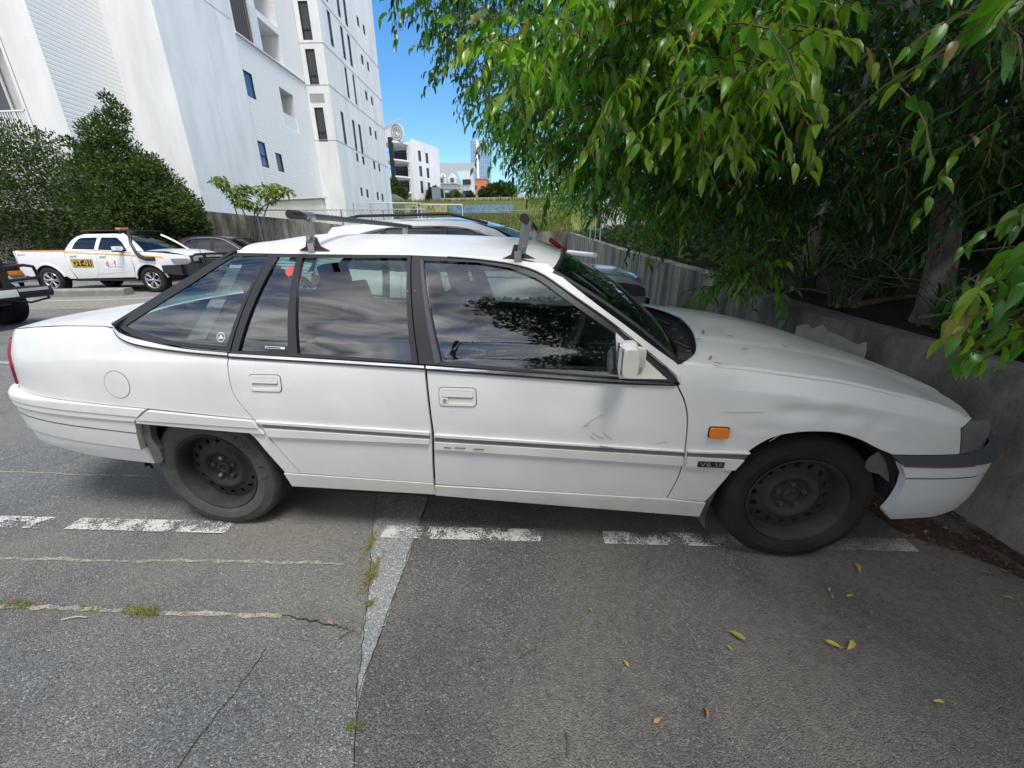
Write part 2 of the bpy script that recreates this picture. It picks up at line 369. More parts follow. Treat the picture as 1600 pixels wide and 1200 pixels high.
# kerb island under the pickup and gravel verge
M_CONC = NT('weathered_concrete'); kk = M_CONC; kk.set(rough=.9)
st = kk.ramp(kk.noise(2.2, 7, .7, stretch=(1.6, 1.6, .22)), [(.34, (.06, .056, .046)), (.48, (.18, .168, .14)), (.66, (.42, .395, .34))]); kk.base(kk.mix(kk.math('MULTIPLY', kk.noise(55, 4), .35), st, (.05, .05, .045))); kk.bump(kk.noise(60, 5), .35, .01); M_CONC = kk.m
kk = NT('mossy_dark_concrete'); kk.set(rough=.92)
st = kk.ramp(kk.noise(1.9, 8, .72, stretch=(1.2, 1.2, .5)), [(.32, (.065, .061, .052)), (.48, (.15, .141, .12)), (.66, (.33, .31, .27))]); kk.base(kk.mix(kk.math('MULTIPLY', kk.noise(70, 4), .4), st, (.03, .03, .028))); kk.bump(kk.noise(45, 7, .7), .7, .012); M_CONCD = kk.m
M_PALE = plain('pale_render_patch', (.44, .43, .36), .9, var=.5, scale=9, bump=.4, bscale=60)
kb = MB().prism([(-.0, 0), (.0, .15), (.04, .19), (.34, .19), (.36, 0)], 'x', 0, 5.2).done('kerb', plain('kerb_concrete', (.22, .215, .195), .9, var=.45, scale=5, bump=.3, bscale=50), None, False)
kb.location = (-15.4, 6.6, 0); kb.rotation_euler = (0, 0, R(13)); setp(kb, kind='structure')
k = NT('gravelly_verge'); k.set(rough=.95); k.base(k.ramp(k.noise(14, 8, .75), [(.3, (.10, .10, .09)), (.5, (.22, .20, .16)), (.7, (.34, .31, .26))])); k.bump(k.noise(60, 4), .6, .02)
sheet('verge', [(-15, 4.4), (-8.2, 5.6), (-6.2, 6.9), (-5.8, 8.0), (-9.0, 7.7), (-15, 6.4)], .006, k.m)
k = NT('pale_gutter'); k.set(rough=.9); k.base(k.mix(k.noise(9, 5), (.30, .27, .21), (.40, .36, .29)))
sheet('gutter', [(-15, 5.75), (-10.0, 6.75), (-8.2, 7.6), (-8.2, 7.78), (-10.0, 6.95), (-15, 5.95)], .010, k.m)

# ================================================================== walls
def slab_path(name, pts, z0, tops, th, mat, side_=1):
    """a wall along a plan polyline with a top height at each point"""
    m = MB(); n = len(pts); A = []
    for i, (x, y) in enumerate(pts):
        a = Vector(pts[max(i-1, 0)]); b = Vector(pts[min(i+1, n-1)]); t = (b-a).normalized(); nn = Vector((t.y, -t.x))*th*side_
        A.append([m.bm.verts.new(v) for v in ((x, y, z0[i] if isinstance(z0, list) else z0), (x, y, tops[i]), (x+nn.x, y+nn.y, tops[i]), (x+nn.x, y+nn.y, z0[i] if isinstance(z0, list) else z0))])
    for a, b in zip(A, A[1:]):
        for k in range(4): m.bm.faces.new((a[k], b[k], b[(k+1) % 4], a[(k+1) % 4]))
    m.bm.faces.new(A[0]); m.bm.faces.new(A[-1][::-1]); return m.done(name, mat, None, False)
WX = lambda y: 3.83-.0535*(y+.38)
WT = ([-6, -.4, .24, 1.65, 2.9, 6.5, 13, 22], [.78, .79, .81, .86, .97, 1.10, 1.42, 1.86])
wy = [-5, -2.5, -.4, .6, 1.7]; wall = slab_path('retaining_wall', [(WX(y), y) for y in wy], -.1, [cub(*WT, y) for y in wy], .22, M_CONCD)
setp(wall, 'dark mossy concrete retaining wall that the nose of the white sedan almost touches', 'wall')
wy = [1.7, 2.9, 5, 8, 13, 18, 22]; w2 = slab_path('retaining_wall', [(WX(y)+.005, y) for y in wy], -.1, [cub(*WT, y)+.004 for y in wy], .22, M_CONC)
setp(w2, 'streaky grey concrete retaining wall running away behind the sedan below the trees', 'wall')
w3 = slab_path('retaining_wall', [(2.63, 22.1), (-6, 21.6)], -.1, [1.9, 1.85], .25, M_CONCD, -1); setp(w3, 'dark low concrete wall closing the far end of the car park', 'wall')
# pale patch of render left on the wall
m = MB(); pp = [(.62, .66), (.62, .70), (.50, .74), (.44, .715), (.34, .765), (.26, .73), (.10, .72), (-.02, .70), (-.08, .735), (-.10, .69), (-.11, .46), (.05, .44), (.30, .45), (.55, .48), (.64, .50)]
pp = [(y+.50, z+.0) for y, z in pp]; m.prism(pp, 'x', 0, .006)
for v in m.bm.verts: v.co.x = WX(v.co.y) - .004 + (v.co.x-.006)
m.done('render_patch', M_PALE, wall, False)
# raised garden bed behind the walls
k = NT('garden_soil'); k.set(rough=.95); k.base(k.ramp(k.noise(18, 7, .75), [(.3, (.008, .007, .004)), (.6, (.022, .02, .011)), (.78, (.05, .042, .025))])); k.bump(k.noise(30, 6), .8, .04)
bed = MB(); wy = [-6, -3, -.4, 1.7, 3, 6, 10, 14, 18, 22, 26]
V = [[bed.bm.verts.new((WX(y)+.12+dx, y, cub(*WT, y)-.05+dz)) for dx, dz in ((0, 0), (.5, .02), (1.5, .08), (4, .25), (12, .6))] for y in wy]
for i in range(len(wy)-1):
    for j in range(4): bed.bm.faces.new((V[i][j], V[i][j+1], V[i+1][j+1], V[i+1][j]))
setp(bed.done('garden_bed', k.m), kind='structure')
rw_ = slab_path('retaining_wall', [(-34, 13.4), (-18, 13.2), (-11.8, 13.0), (-7.8, 13.0), (-5.5, 13.0)], -.1, [2.7, 2.65, 2.55, 2.17, 1.9], .25, M_CONC, -1)
setp(rw_, 'tall stained concrete retaining wall below the white apartment building', 'wall')
bm_ = MB(); V = [[bm_.bm.verts.new((x, y, z)) for x, z in ((-60, 2.6), (-18, 2.55), (-12, 2.4), (-8, 2.0), (-5.5, 1.75))] for y in (13.05, 20, 32, 48)]
for i in range(3):
    for j in range(4): bm_.bm.faces.new((V[i][j], V[i+1][j], V[i+1][j+1], V[i][j+1]))
setp(bm_.done('terrace', plain('terrace_grass', (.07, .10, .025), .95, var=.4, scale=6, bump=.5, bscale=30)), kind='structure')

# ================================================================== buildings
def facade(m, P, d, L, z0, z1, holes, th=.25, out_=None):
    """a wall face from P along d with rectangular openings (s0,z0,s1,z1) and reveals of depth th"""
    P = Vector(P[:2]); d = Vector(d).normalized(); nrm = Vector((d.y, -d.x)) if out_ is None else Vector(out_)
    S = sorted({0, L, *[h[0] for h in holes], *[h[2] for h in holes]}); Z = sorted({z0, z1, *[h[1] for h in holes], *[h[3] for h in holes]})
    def W3(s, z, dep=0): q = P+d*s-nrm*dep; return (q.x, q.y, z)
    for a, b in zip(S, S[1:]):
        for c, e in zip(Z, Z[1:]):
            if any(h[0] <= (a+b)/2 <= h[2] and h[1] <= (c+e)/2 <= h[3] for h in holes): continue
            m.quad(W3(a, c), W3(b, c), W3(b, e), W3(a, e))
    for s0, a, s1, b in holes:
        m.quad(W3(s0, a), W3(s0, a, th), W3(s1, a, th), W3(s1, a)); m.quad(W3(s0, b), W3(s1, b), W3(s1, b, th), W3(s0, b, th))
        m.quad(W3(s0, a), W3(s0, b), W3(s0, b, th), W3(s0, a, th)); m.quad(W3(s1, a), W3(s1, a, th), W3(s1, b, th), W3(s1, b))
    return W3
def window(W3, h, parent, dep=.10, fr=.055, mat=None, pane=None, bars=(), lower=None):
    s0, a, s1, b = h; m = MB(); mat = mat or M_BLACKTRIM
    def bar(p, q, r, t):
        c = [W3(p, q, dep), W3(r, q, dep), W3(r, t, dep), W3(p, t, dep)]; e = [W3(p, q, dep-.05), W3(r, q, dep-.05), W3(r, t, dep-.05), W3(p, t, dep-.05)]
        C = [m.bm.verts.new(v) for v in c]; E = [m.bm.verts.new(v) for v in e]; m.bm.faces.new(E)
        for k in range(4): m.bm.faces.new((C[k], C[(k+1) % 4], E[(k+1) % 4], E[k]))
    bar(s0, a, s0+fr, b); bar(s1-fr, a, s1, b); bar(s0+fr, a, s1-fr, a+fr); bar(s0+fr, b-fr, s1-fr, b)
    for t in bars: z = a+(b-a)*t; bar(s0+fr, z-fr/2, s1-fr, z+fr/2)
    w = m.done('window', mat, parent, False); g = MB(); g.quad(W3(s0+.01, a+.01, dep+.01), W3(s1-.01, a+.01, dep+.01), W3(s1-.01, b-.01, dep+.01), W3(s0+.01, b-.01, dep+.01)); g.done('pane', pane or M_PANE, w, False); return w
k = NT('dark_window_pane'); k.set(rough=.06, spec=.7); k.base(k.mix(k.noise(1.3, 3), (.02, .024, .03), (.06, .07, .085))); M_PANE = k.m
k = NT('blue_window_pane'); k.set(rough=.05, spec=.8); k.base(k.mix(k.noise(.8, 3), (.03, .06, .13), (.06, .12, .24))); M_PANEB = k.m
def wallmat(name, c, var=.05, streak=.12):
    k = NT(name); k.set(rough=.75); s = k.ramp(k.noise(1.2, 6, .6, stretch=(1, 1, .25)), [(.3, tuple(x*(1-streak) for x in c)), (.6, c)]); sp = k.ramp(k.noise(7, 2, .5), [(.70, 0.), (.74, 1.)])
    k.base(k.mix(k.math('MULTIPLY', sp, .18), s, tuple(x*.6 for x in c))); k.bump(k.noise(40, 3), .05, .01); return k.m
M_BW = wallmat('white_render', (.76, .758, .75), .05, .17); M_BC = wallmat('white_painted_concrete', (.76, .75, .73), .05, .16)
def brickmat(name, c):
    k = NT(name); k.set(rough=.8); sx = k.n('ShaderNodeSeparateXYZ'); k.l(k.tc.outputs['Object'], sx.inputs[0])
    z = k.math('FRACT', k.math('MULTIPLY', sx.outputs[2], 1/.172)); row = k.ramp(z, [(.0, 0.), (.16, 1.), (.86, 1.), (1., 0.)])
    k.base(k.mix(k.noise(3, 5), tuple(x*.93 for x in c), c)); k.bump(row, .5, .02); return k.m
M_BB = brickmat('white_painted_brick', (.745, .74, .73))
e1 = Vector((-.0721, .9974)); e2 = Vector((.9974, .0721))
bld = thing('apartment_building', 'big white apartment building with brick and concrete faces and tall narrow dark windows', 'building', (-16, 22, 2.4))
bld.location = (0, 0, 0)
C1 = Vector((-15.31, 17.03)); TOP = 26
I_ = Vector((-16.24, 29.88)); C2 = Vector((-14.56, 30.0)); W2L = Vector((-17.6, 16.87)); W1L = Vector((-17.27, 13.7)); W0 = Vector((-18.67, 13.62))
m = MB(); f1 = facade(m, C1, e1, 5.5, 2.2, TOP, []); m.done('wall', M_BW, bld, False)
m = MB(); h3 = [(5.5, 9.25, 6.3, 10.5), (5.5, 5.7, 6.25, 7.05), (7.25, 5.7, 7.95, 6.75), (9.15, 8.55, 10.8, 10.8), (8.05, 12.25, 10.3, 13.9), (8.05, 14.25, 10.3, 17.0), (5.6, 12.2, 7.3, 17.0)]
h3b = [(a+.06, b, c+.06, d) if a < 6 else (a, b, c, d) for a, b, c, d in h3]
f3 = facade(m, C1+e2*-.03, e1, 12.9, 2.2, TOP, h3b, 1.6)
m2 = MB(); f3 = facade(m2, C1-e2*.03, e1, 12.9, 2.2, TOP, h3b, .22); m.bm.free()
m2.done('wall', M_BB, bld, False)
for i, h in enumerate(h3b):
    if i < 3: window(f3, h, bld, .06, .05, pane=M_PANEB if i < 2 else M_PANE, bars=(.45,) if i == 1 else ())
# recesses behind the balcony openings
def recess(h, dep, mat, nm='balcony_recess'):
    q = MB(); s0, a, s1, b = h; e = .004
    for p in (((s0, a), (s1, a)), ((s1, a), (s1, b)), ((s1, b), (s0, b)), ((s0, b), (s0, a))):
        q.quad(f3(*p[0], .22), f3(*p[1], .22), f3(*p[1], dep), f3(*p[0], dep))
    q.quad(f3(s0, a, dep), f3(s1, a, dep), f3(s1, b, dep), f3(s0, b, dep)); return q.done(nm, mat, bld, False)
recess(h3b[3], 1.4, M_BW); recess(h3b[4], 1.5, M_BW); recess(h3b[5], 1.5, M_BW); recess(h3b[6], .6, M_PLASTIC)
window(f3, (9.3, 9.0, 10.0, 10.4), bld, 1.30, .05); window(f3, (8.9, 12.3, 10.1, 13.6), bld, 1.38, .06); window(f3, (8.5, 14.3, 10.0, 16.8), bld, 1.38, .06)
s = MB(); s.quad(f3(9.2, 8.55, .1), f3(10.75, 8.55, .1), f3(10.75, 9.45, .1), f3(9.2, 9.45, .1)); M_FROST = plain('frosted_balustrade', (.62, .66, .68), .25, var=.04); s.done('balustrade', M_FROST, bld, False)
s = MB(); s.quad(f3(7.35, 12.3, -.02), f3(8.05, 12.25, -.02), f3(8.05, 14.2, -.02), f3(7.35, 14.2, -.02)); s.done('balustrade', M_FROST, bld, False)
for i in range(9):
    a = 5.7+i*.18; s = MB(); s.tube([f3(a, 12.25, .02), f3(a, 17, .02)], .045, 4); s.done('screen_slat', plain('slat_charcoal', (.05, .052, .06), .5) if i == 0 else bpy.data.materials['slat_charcoal'], bld, False)
s = MB(); s.tube([f3(5.5, 12.13, -.06), f3(12.8, 12.17, -.06)], .06, 4); s.done('parapet_cap', M_BW, bld, False)
s = MB(); s.tube([f3(5.5, 12.13, -.02), f3(5.5, 2.3, -.02)], .025, 4).tube([f3(2.7, 2.3, -.03), f3(2.75, TOP, -.03)], .012, 4).tube([f3(3.4, 12.56, -.03), f3(5.4, 12.62, -.03)], .015, 4); s.done('panel_joint', plain('joint_grey', (.42, .43, .45), .8), bld, False)
m = MB(); facade(m, I_, e2, (C2-I_).length, 2.2, TOP, [], .2, -e1); 
m.bm.free(); m = MB(); L4 = (C2-I_).length; h4 = [(.34, 14.65, 1.02, 16.79), (.34, 12.02, 1.02, 14.15), (.34, 8.5, 1.02, 10.67), (.34, 17.3, 1.02, 19.4)]
f4 = facade(m, I_, e2, L4, 2.2, TOP, h4, .12, -e1); m.done('wall', M_BC, bld, False)
for h in h4: window(f4, h, bld, .07, .07, bars=(.28,))
s = MB()
for i in range(6): s.box(((Vector(f4(.7, 11.05+i*.09, -.02))).x, (Vector(f4(.7, 0, -.02))).y, 11.05+i*.09), (1.05, .03, .05), Matrix.Rotation(R(4.1), 3, 'Z'))
s.done('air_vent', plain('vent_grey', (.40, .40, .39), .7), bld, False)
h5 = []
for (a, b) in ((1.46, 2.0), (3.62, 4.15), (4.93, 5.5)):
    for z0, z1 in ((14.9, 17.0), (8.66, 10.85), (17.55, 19.6)): h5.append((a, z0, b, z1))
for (a, b) in ((3.45, 3.88), (5.0, 5.4)): h5.append((a, 12.27, b, 14.36))
for (a, b) in ((3.57, 4.05), (4.92, 5.46)): h5 += [(a, 7.8, b, 8.44), (a, 5.15, b, 5.83)]
for (a, b) in ((7.67, 8.22), (9.08, 9.6)): h5 += [(a, z, b, z+.70) for z in (18.65, 16.0, 13.37, 10.61, 7.85, 5.2)]
m = MB(); f5 = facade(m, C2, e1, 12.4, 2.2, TOP, h5, .10); m.done('wall', M_BC, bld, False)
for h in h5: window(f5, h, bld, .06, .045, mat=plain('frame_grey', (.10, .11, .12), .5) if h is h5[0] else bpy.data.materials['frame_grey'], bars=(.25,) if h[3]-h[1] > 1.5 else ())
s = MB()
for z in (8.6, 12.05, 14.5, 17.2): s.tube([f5(-.02, z, -.005), f5(12.4, z+.1, -.005)], .02, 4); s.tube([f4(0, z, -.005), f4(L4, z, -.005)], .02, 4)
s.tube([f5(6.6, 2.2, -.005), f5(6.6, TOP, -.005)], .018, 4); s.done('panel_joint', bpy.data.materials['joint_grey'], bld, False)
m = MB(); f2 = facade(m, W2L, e2, (C1-W2L).length, 2.2, TOP, [], .2, -e1); m.done('wall', M_BW, bld, False)
m = MB(); d1 = (W2L-W1L); facade(m, W1L, d1, d1.length, 2.2, TOP, []); m.done('wall', M_BB, bld, False)
m = MB(); d0 = W1L-W0; f0 = facade(m, W0, d0, d0.length, 2.2, TOP, [], .6, (0.08, -1)); m.done('wall', M_BW, bld, False)
hL = [(7.6, 5.1, 13.2, 8.8), (7.6, 9.3, 13.2, 12.6), (1.5, 5.1, 6.4, 8.8)]
m = MB(); fL = facade(m, (-32, 13.6), (1, .0), 13.33, 2.2, TOP, hL, 1.2, (0, -1)); m.done('wall', M_BW, bld, False)
for h in hL:
    m = MB(); m.quad(*[fL(s_, z_, 1.2) for s_, z_ in ((h[0], h[1]), (h[2], h[1]), (h[2], h[3]), (h[0], h[3]))]); m.done('balcony_recess', M_BC, bld, False)
    window(fL, (h[0]+.4, h[1]+.05, h[2]-1.9, h[3]-.3), bld, 1.15, .09, mat=M_WHITEFLAT); window(fL, (h[2]-1.5, h[1]+.05, h[2]-.35, h[3]-.3), bld, 1.15, .09, mat=M_WHITEFLAT)
for z in (5.1, 9.3):
    s = MB()
    for i in range(50): q = fL(7.65+i*.113, z, .03); s.box((q[0], q[1], z+.58), (.03, .03, 1.1))
    q = fL(10.4, z, .03); s.box((q[0], q[1], z+1.15), (5.7, .06, .05)); s.done('balcony_railing', M_WHITEFLAT, bld, False)
q = e1*12.4+C2; m = MB(); m.quad((q.x, q.y, 2.2), (q.x-8, q.y+.6, 2.2), (q.x-8, q.y+.6, TOP), (q.x, q.y, TOP)); m.quad((-32, 13.6, TOP), (-18.67, 13.62, TOP), (-17.27, 13.7, TOP), (-17.6, 16.87, TOP), (C2.x, C2.y, TOP), (q.x, q.y, TOP), (-32, q.y, TOP)); m.quad((-32, 13.6, 2.2), (-32, 13.6, TOP), (-32, q.y, TOP), (-32, q.y, 2.2)); m.done('roof', M_BC, bld, False)
lw = MB().box((-10.6, 17.0, 2.65), (3.4, .25, 1.3), Matrix.Rotation(R(-12), 3, 'Z')).box((-10.6, 16.96, 3.33), (3.6, .4, .08), Matrix.Rotation(R(-12), 3, 'Z')).done('garden_wall', M_BC, None, False); setp(lw, 'low white rendered wall with a capping, standing below the apartment building', 'wall')

# --- curved-balcony apartments with the round emblem on its roof screen
apt = thing('apartment_block', 'white apartment block with curved dark balconies and a round emblem on its rooftop screen', 'building', (0, 0, 0))
dA = (Vector((-16.2, 66))-Vector((-18.3, 60))).normalized()
hA = [(1.6, 8.3, 2.3, 10.0), (3.4, 8.3, 4.1, 10.0), (1.6, 10.6, 2.3, 12.0), (3.4, 10.6, 4.1, 12), (1.6, 12.6, 2.3, 14.0), (3.4, 12.6, 4.1, 14)]
m = MB(); fA = facade(m, (-18.6, 60), dA, 7, 5.5, 15.2, hA, .15); m.quad((-22.5, 60.0, 5.5), (-18.6, 60, 5.5), (-18.6, 60, 8.0), (-22.5, 60, 8.0)); m.quad((-19.3, 60.01, 8.0), (-18.6, 60, 8.0), (-18.6, 60, 14.8), (-19.3, 60.01, 14.8))
m.quad((-22.5, 62, 5.5), (-19.3, 62, 5.5), (-19.3, 62, 15), (-22.5, 62, 15)); m.done('wall', M_BW, apt, False)
for h in hA: window(fA, h, apt, .1, .06)
for z in (8.2, 10.2, 12.3, 14.5):
    arc = [(-19.0-3.6*k/10, 59.6-1.5*math.sin(math.pi*k/10)) for k in range(11)]
    m = MB().prism([(-19.0, 62)]+arc+[(-22.6, 62)], 'z', z-.12, z+.06); m.done('balcony', M_WHITEFLAT, apt, False)
    if z < 14:
        s = MB()
        for (x, y) in arc: s.tube([(x, y+.05, z), (x, y+.05, z+.95)], .02, 4)
        s.tube([(x, y+.05, z+.95) for x, y in arc], .03, 4).done('balcony_railing', M_PLASTIC, apt, False)
        MB().quad((-22.5, 61.9, z+.1), (-19.9, 61.9, z+.1), (-19.9, 61.9, z+1.8), (-22.5, 61.9, z+1.8)).done('window', M_PANE, apt, False)
MB().box((-20.9, 58.3, 10.8), (.55, .5, 8.4)).done('column', M_PLASTIC, apt, False)
MB().prism([(-22.6, 14.6), (-19.3, 14.6), (-19.0, 15.3), (-19.1, 16.3), (-19.7, 16.8), (-20.4, 16.6), (-22.6, 15.9)], 'y', 58.6, 58.9).done('roof_screen', M_BW, apt, False)
s = MB()
for r in (.95, .62, .34):
    s.tube([(-19.95+r*.8*math.cos(t), 58.57, 15.65+r*math.sin(t)) for t in [2*math.pi*k/24 for k in range(25 if r > .4 else 20)]], .06, 4)
s.done('round_emblem', plain('emblem_grey', (.30, .31, .33), .6), apt, False)
MB().tube([(-22.6, 58.5, 16.1), (-19.0, 58.5, 17.3)], .06, 4).done('roof_edge', M_BW, apt, False)

# --- grey-roofed house on the hill, glass tower and orange building beyond
hs_ = thing('hillside_house', 'large pale house with grey pitched roofs and dormer windows on the far hill', 'building', (0, 0, 0))
M_ROOF = plain('grey_roof', (.24, .26, .255), .8, var=.08); M_HW = wallmat('house_white', (.66, .67, .68))
hw = [(-26.5, 11.3), (-25, 11.3), (-23.5, 11.3), (-21.9, 11.3), (-26.3, 13.4), (-24.6, 13.4)]
m = MB(); fH = facade(m, (-29.5, 100), (1, 0), 11.5, 7, 14.2, [(a+29.5, b-.6, a+30.3, b+.7) for a, b in hw[:4]], .2, (0, -1)); m.quad((-18, 100, 7), (-18, 108, 7), (-18, 108, 17.4), (-18, 100, 17.4)); m.quad((-19.3, 99.6, 7), (-17, 99.6, 7), (-17, 99.6, 16.9), (-19.3, 99.6, 16.9)); m.done('wall', M_HW, hs_, False)
for a, b in hw[:4]: window(fH, (a+29.5, b-.6, a+30.3, b+.7), hs_, .12, .08)
for z in (9.6, 12.2, 14.6): MB().box((-18.4, 99.3, z), (2.0, .3, 1.1)).done('window', M_PANE, hs_, False)
MB().quad((-30, 99.2, 14.2), (-19.5, 99.2, 14.2), (-21.5, 103, 17.6), (-30, 103, 17.6)).quad((-31, 103.1, 17.3), (-17, 103.1, 17.6), (-17.6, 108, 20.1), (-31, 108, 20.3)).quad((-27, 99.0, 12.4), (-19.5, 99.0, 12.4), (-20.2, 100.1, 13.4), (-26.4, 100.1, 13.4)).done('roof', M_ROOF, hs_, False)
for x in (-26.3, -24.2, -21.8):
    d = MB().prism([(x-.9, 14.3), (x+.9, 14.3), (x+.9, 15.6), (x, 16.6), (x-.9, 15.6)], 'y', 98.9, 102).done('dormer', M_HW, hs_, False); MB().box((x, 98.85, 15), (.9, .1, .9)).done('window', M_PANE, d, False)
MB().box((-23, 98.4, 10.2), (11, .3, .25)).box((-23, 98.2, 8.0), (9, 2.5, .3)).done('balcony', M_HW, hs_, False)
tw = thing('glass_tower', 'blue glass skyscraper with a pale vertical band, far off behind the trees', 'building', (0, 0, 0))
k = NT('tower_glass'); k.set(rough=.12, spec=.8); b = k.n('ShaderNodeTexBrick'); b.inputs['Scale'].default_value = 1; b.offset = 0; b.inputs['Brick Width'].default_value = 1.6; b.inputs['Row Height'].default_value = 3.2; b.inputs['Mortar Size'].default_value = .12
b.inputs['Color1'].default_value = (.09, .20, .36, 1); b.inputs['Color2'].default_value = (.14, .27, .45, 1); b.inputs['Mortar'].default_value = (.30, .40, .52, 1); mp_ = k.n('ShaderNodeMapping'); mp_.inputs['Rotation'].default_value = (R(90), 0, 0); k.l(k.tc.outputs['Object'], mp_.inputs[0]); k.l(mp_.outputs[0], b.inputs['Vector']); k.base(b.outputs[0])
MB().box((-48.2, 306, 36), (12.5, 12, 60)).done('shaft', k.m, tw, False); MB().box((-49.5, 299.8, 42), (1.6, .6, 48)).done('pale_band', M_WHITEFLAT, tw, False); MB().box((-48.4, 304, 20), (15, 14, 34)).done('podium', plain('podium_blue', (.06, .14, .27), .2), tw, False)
ob = thing('orange_building', 'orange brick building at the foot of the glass tower', 'building', (0, 0, 0))
MB().box((-20.6, 133, 13), (4.6, 6, 12.6)).done('wall', plain('orange_brick', (.52, .17, .08), .85), ob, False); MB().box((-20.6, 133, 19.45), (4.9, 6.3, .3)).done('roof', M_ROOF, ob, False)
for x in (-21.8, -19.6): MB().box((x, 129.95, 17.0), (.9, .1, .9)).done('window', M_PANE, ob, False)

# --- far grassy slope with mural wall, fences and board
sl_ = MB()
def slz(x, y): return 1.2+(y-22.6)*.118+.15*math.sin(x*.8+y*.5)
sl_.grid(lambda u, w: (-13+17*u, 22.6+21.4*w, slz(-13+17*u, 22.6+21.4*w)), 14, 14); setp(sl_.done('grass_slope', plain('slope_grass', (.12, .15, .03), .95, var=.35, scale=4, bump=.6, bscale=20)), kind='structure')
MB_ = MB().box((-6, 52, 4.1), (26, 14, 3.0)); setp(MB_.done('upper_slope', plain('slope_grass_dry', (.17, .19, .05), .95, var=.35, scale=3)), kind='structure')
k = NT('mural_paint'); k.set(rough=.8); v = k.vor(1.1); k.base(k.ramp(k.noise(1.4, 4, dist=2), [(.36, (.04, .14, .28)), (.47, (.10, .22, .34)), (.54, (.22, .31, .36)), (.60, (.05, .18, .18)), (.66, (.30, .14, .12))]))
mu = MB().box((-6.1, 44.4, 4.75), (7.2, .2, .85)).done('mural_wall', k.m, None, False); setp(mu, 'long low wall painted with a blue graffiti mural on the grassy slope', 'wall')
k = NT('yellow_mural_paint'); k.set(rough=.8); k.base(k.ramp(k.noise(1.3, 4, dist=2), [(.3, (.12, .26, .24)), (.5, (.42, .40, .06)), (.62, (.20, .22, .30))]))
mu2 = MB().box((-12.3, 44.2, 4.85), (4.8, .2, .8)).done('mural_wall', k.m, None, False); setp(mu2, 'shorter graffiti wall in yellow and green left of the blue mural', 'wall')
s = MB(); s.tube([(-13.0+.38*math.cos(t), 44.06, 4.85+.38*math.sin(t)) for t in [R(60)+R(240)*k/12 for k in range(13)]], .05, 4).tube([(-12.1, 44.06, 4.5), (-12.0, 44.06, 5.2), (-11.7, 44.06, 4.7), (-11.5, 44.06, 5.2), (-11.3, 44.06, 4.5)], .05, 4).done('graffiti', plain('graffiti_brown', (.22, .12, .06), .8), mu2, False)
cw = MB().box((-7.5, 58.9, 6.75), (15, .3, 1.1)).done('block_wall', plain('pale_blockwork', (.38, .37, .34), .9, var=.2, scale=2), None, False); setp(cw, 'pale grey block wall along the top of the grassy slope', 'wall')
gf = MB()
for i in range(40): gf.tube([(-8.5+i*.26, 43.0, 3.6), (-8.5+i*.26, 43.0, 4.5)], .012, 4)
gf.tube([(-8.5, 43.0, 4.45), (1.9, 43.0, 4.45)], .02, 4); setp(gf.done('picket_fence', plain('fence_grey', (.25, .26, .26), .6), None, False), 'thin grey picket fence across the grass below the blue mural', 'fence')
for i, (x0, x1) in enumerate(((-11.6, -9.4), (-9.1, -5.6))):
    f = thing('fence_panel', ('shorter' if i == 0 else 'longer') + ' white pipe-framed mesh fence panel at the foot of the grassy slope', 'fence', (0, 0, 0), group='pipe-framed fence panels')
    z0, z1 = 2.75, 4.42-.15*i; MB().tube([(x0, 32, z0), (x0, 32, z1), (x1, 32, z1-.06), (x1, 32, z0)], .04, 6).done('frame', M_WHITEFLAT, f); s = MB()
    for k_ in range(int((x1-x0)/.2)): s.tube([(x0+.2*k_, 32, z0), (x0+.2*k_, 32, z1)], .006, 3)
    s.done('mesh', M_STEEL, f, False)
bb = thing('billboard', 'blank grey-blue board on a post between far trees', 'board', (0, 0, 0)); MB().box((-14.0, 55.2, 7.3), (1.2, .15, 2.0)).done('board', plain('board_grey', (.20, .25, .31), .6), bb, False); MB().box((-14, 55.3, 4.2), (.2, .15, 4.4)).done('post', M_STEEL, bb, False)
pl_ = thing('utility_pole', 'slim pale pole beside the blank board, far away', 'pole', (0, 0, 0)); MB().tube([(-12.6, 54, 3), (-12.6, 54, 9.6)], .09, 8).done('shaft', M_STEEL, pl_); MB().tube([(-13.1, 54, 9.3), (-12.1, 54, 9.3)], .05, 6).done('crossarm', M_STEEL, pl_)
gw = MB().prism([(-22, 5.2), (-15.6, 5.2), (-15.6, 5.5), (-18.7, 7.2), (-22, 7.6)], 'y', 52, 52.3).done('boundary_wall', plain('slate_wall', (.23, .24, .26), .8), None, False); setp(gw, 'sloping slate-grey wall in front of the block with curved balconies', 'wall')
# tall thin-wire fences along the left terrace
for i, (x0, y0, x1, y1) in enumerate(((-9.6, 12.9, -3.2, 13.6), (-13.5, 28.9, -8.5, 30.2))):
    f = thing('wire_fence', ['chain-link fence on top of the retaining wall beside the sapling', 'wire fence with leaning posts at the foot of the white building'][i], 'fence', (0, 0, 0)); n = 46; z0, z1 = (1.2, 2.55) if i == 0 else (2.4, 4.2)
    s = MB()
    for k_ in range(n):
        a = Vector((x0+(x1-x0)*k_/n, y0+(y1-y0)*k_/n, z0)); b = Vector((x0+(x1-x0)*(k_+4)/n, y0+(y1-y0)*(k_+4)/n, z1)); s.tube([a, b], .005, 3); s.tube([(b.x, b.y, z0), (a.x, a.y, z1)], .005, 3)
    s.done('mesh', M_STEEL, f, False); s = MB()
    for k_ in range(5): x, y = x0+(x1-x0)*k_/4, y0+(y1-y0)*k_/4; s = MB().tube([(x, y, z0-.3), (x+(.1 if i else 0), y, z1)], .03, 6); s.done('post', M_STEEL, f)
    MB().tube([(x0, y0, z1), (x1, y1, z1)], .02, 6).done('rail', M_STEEL, f)
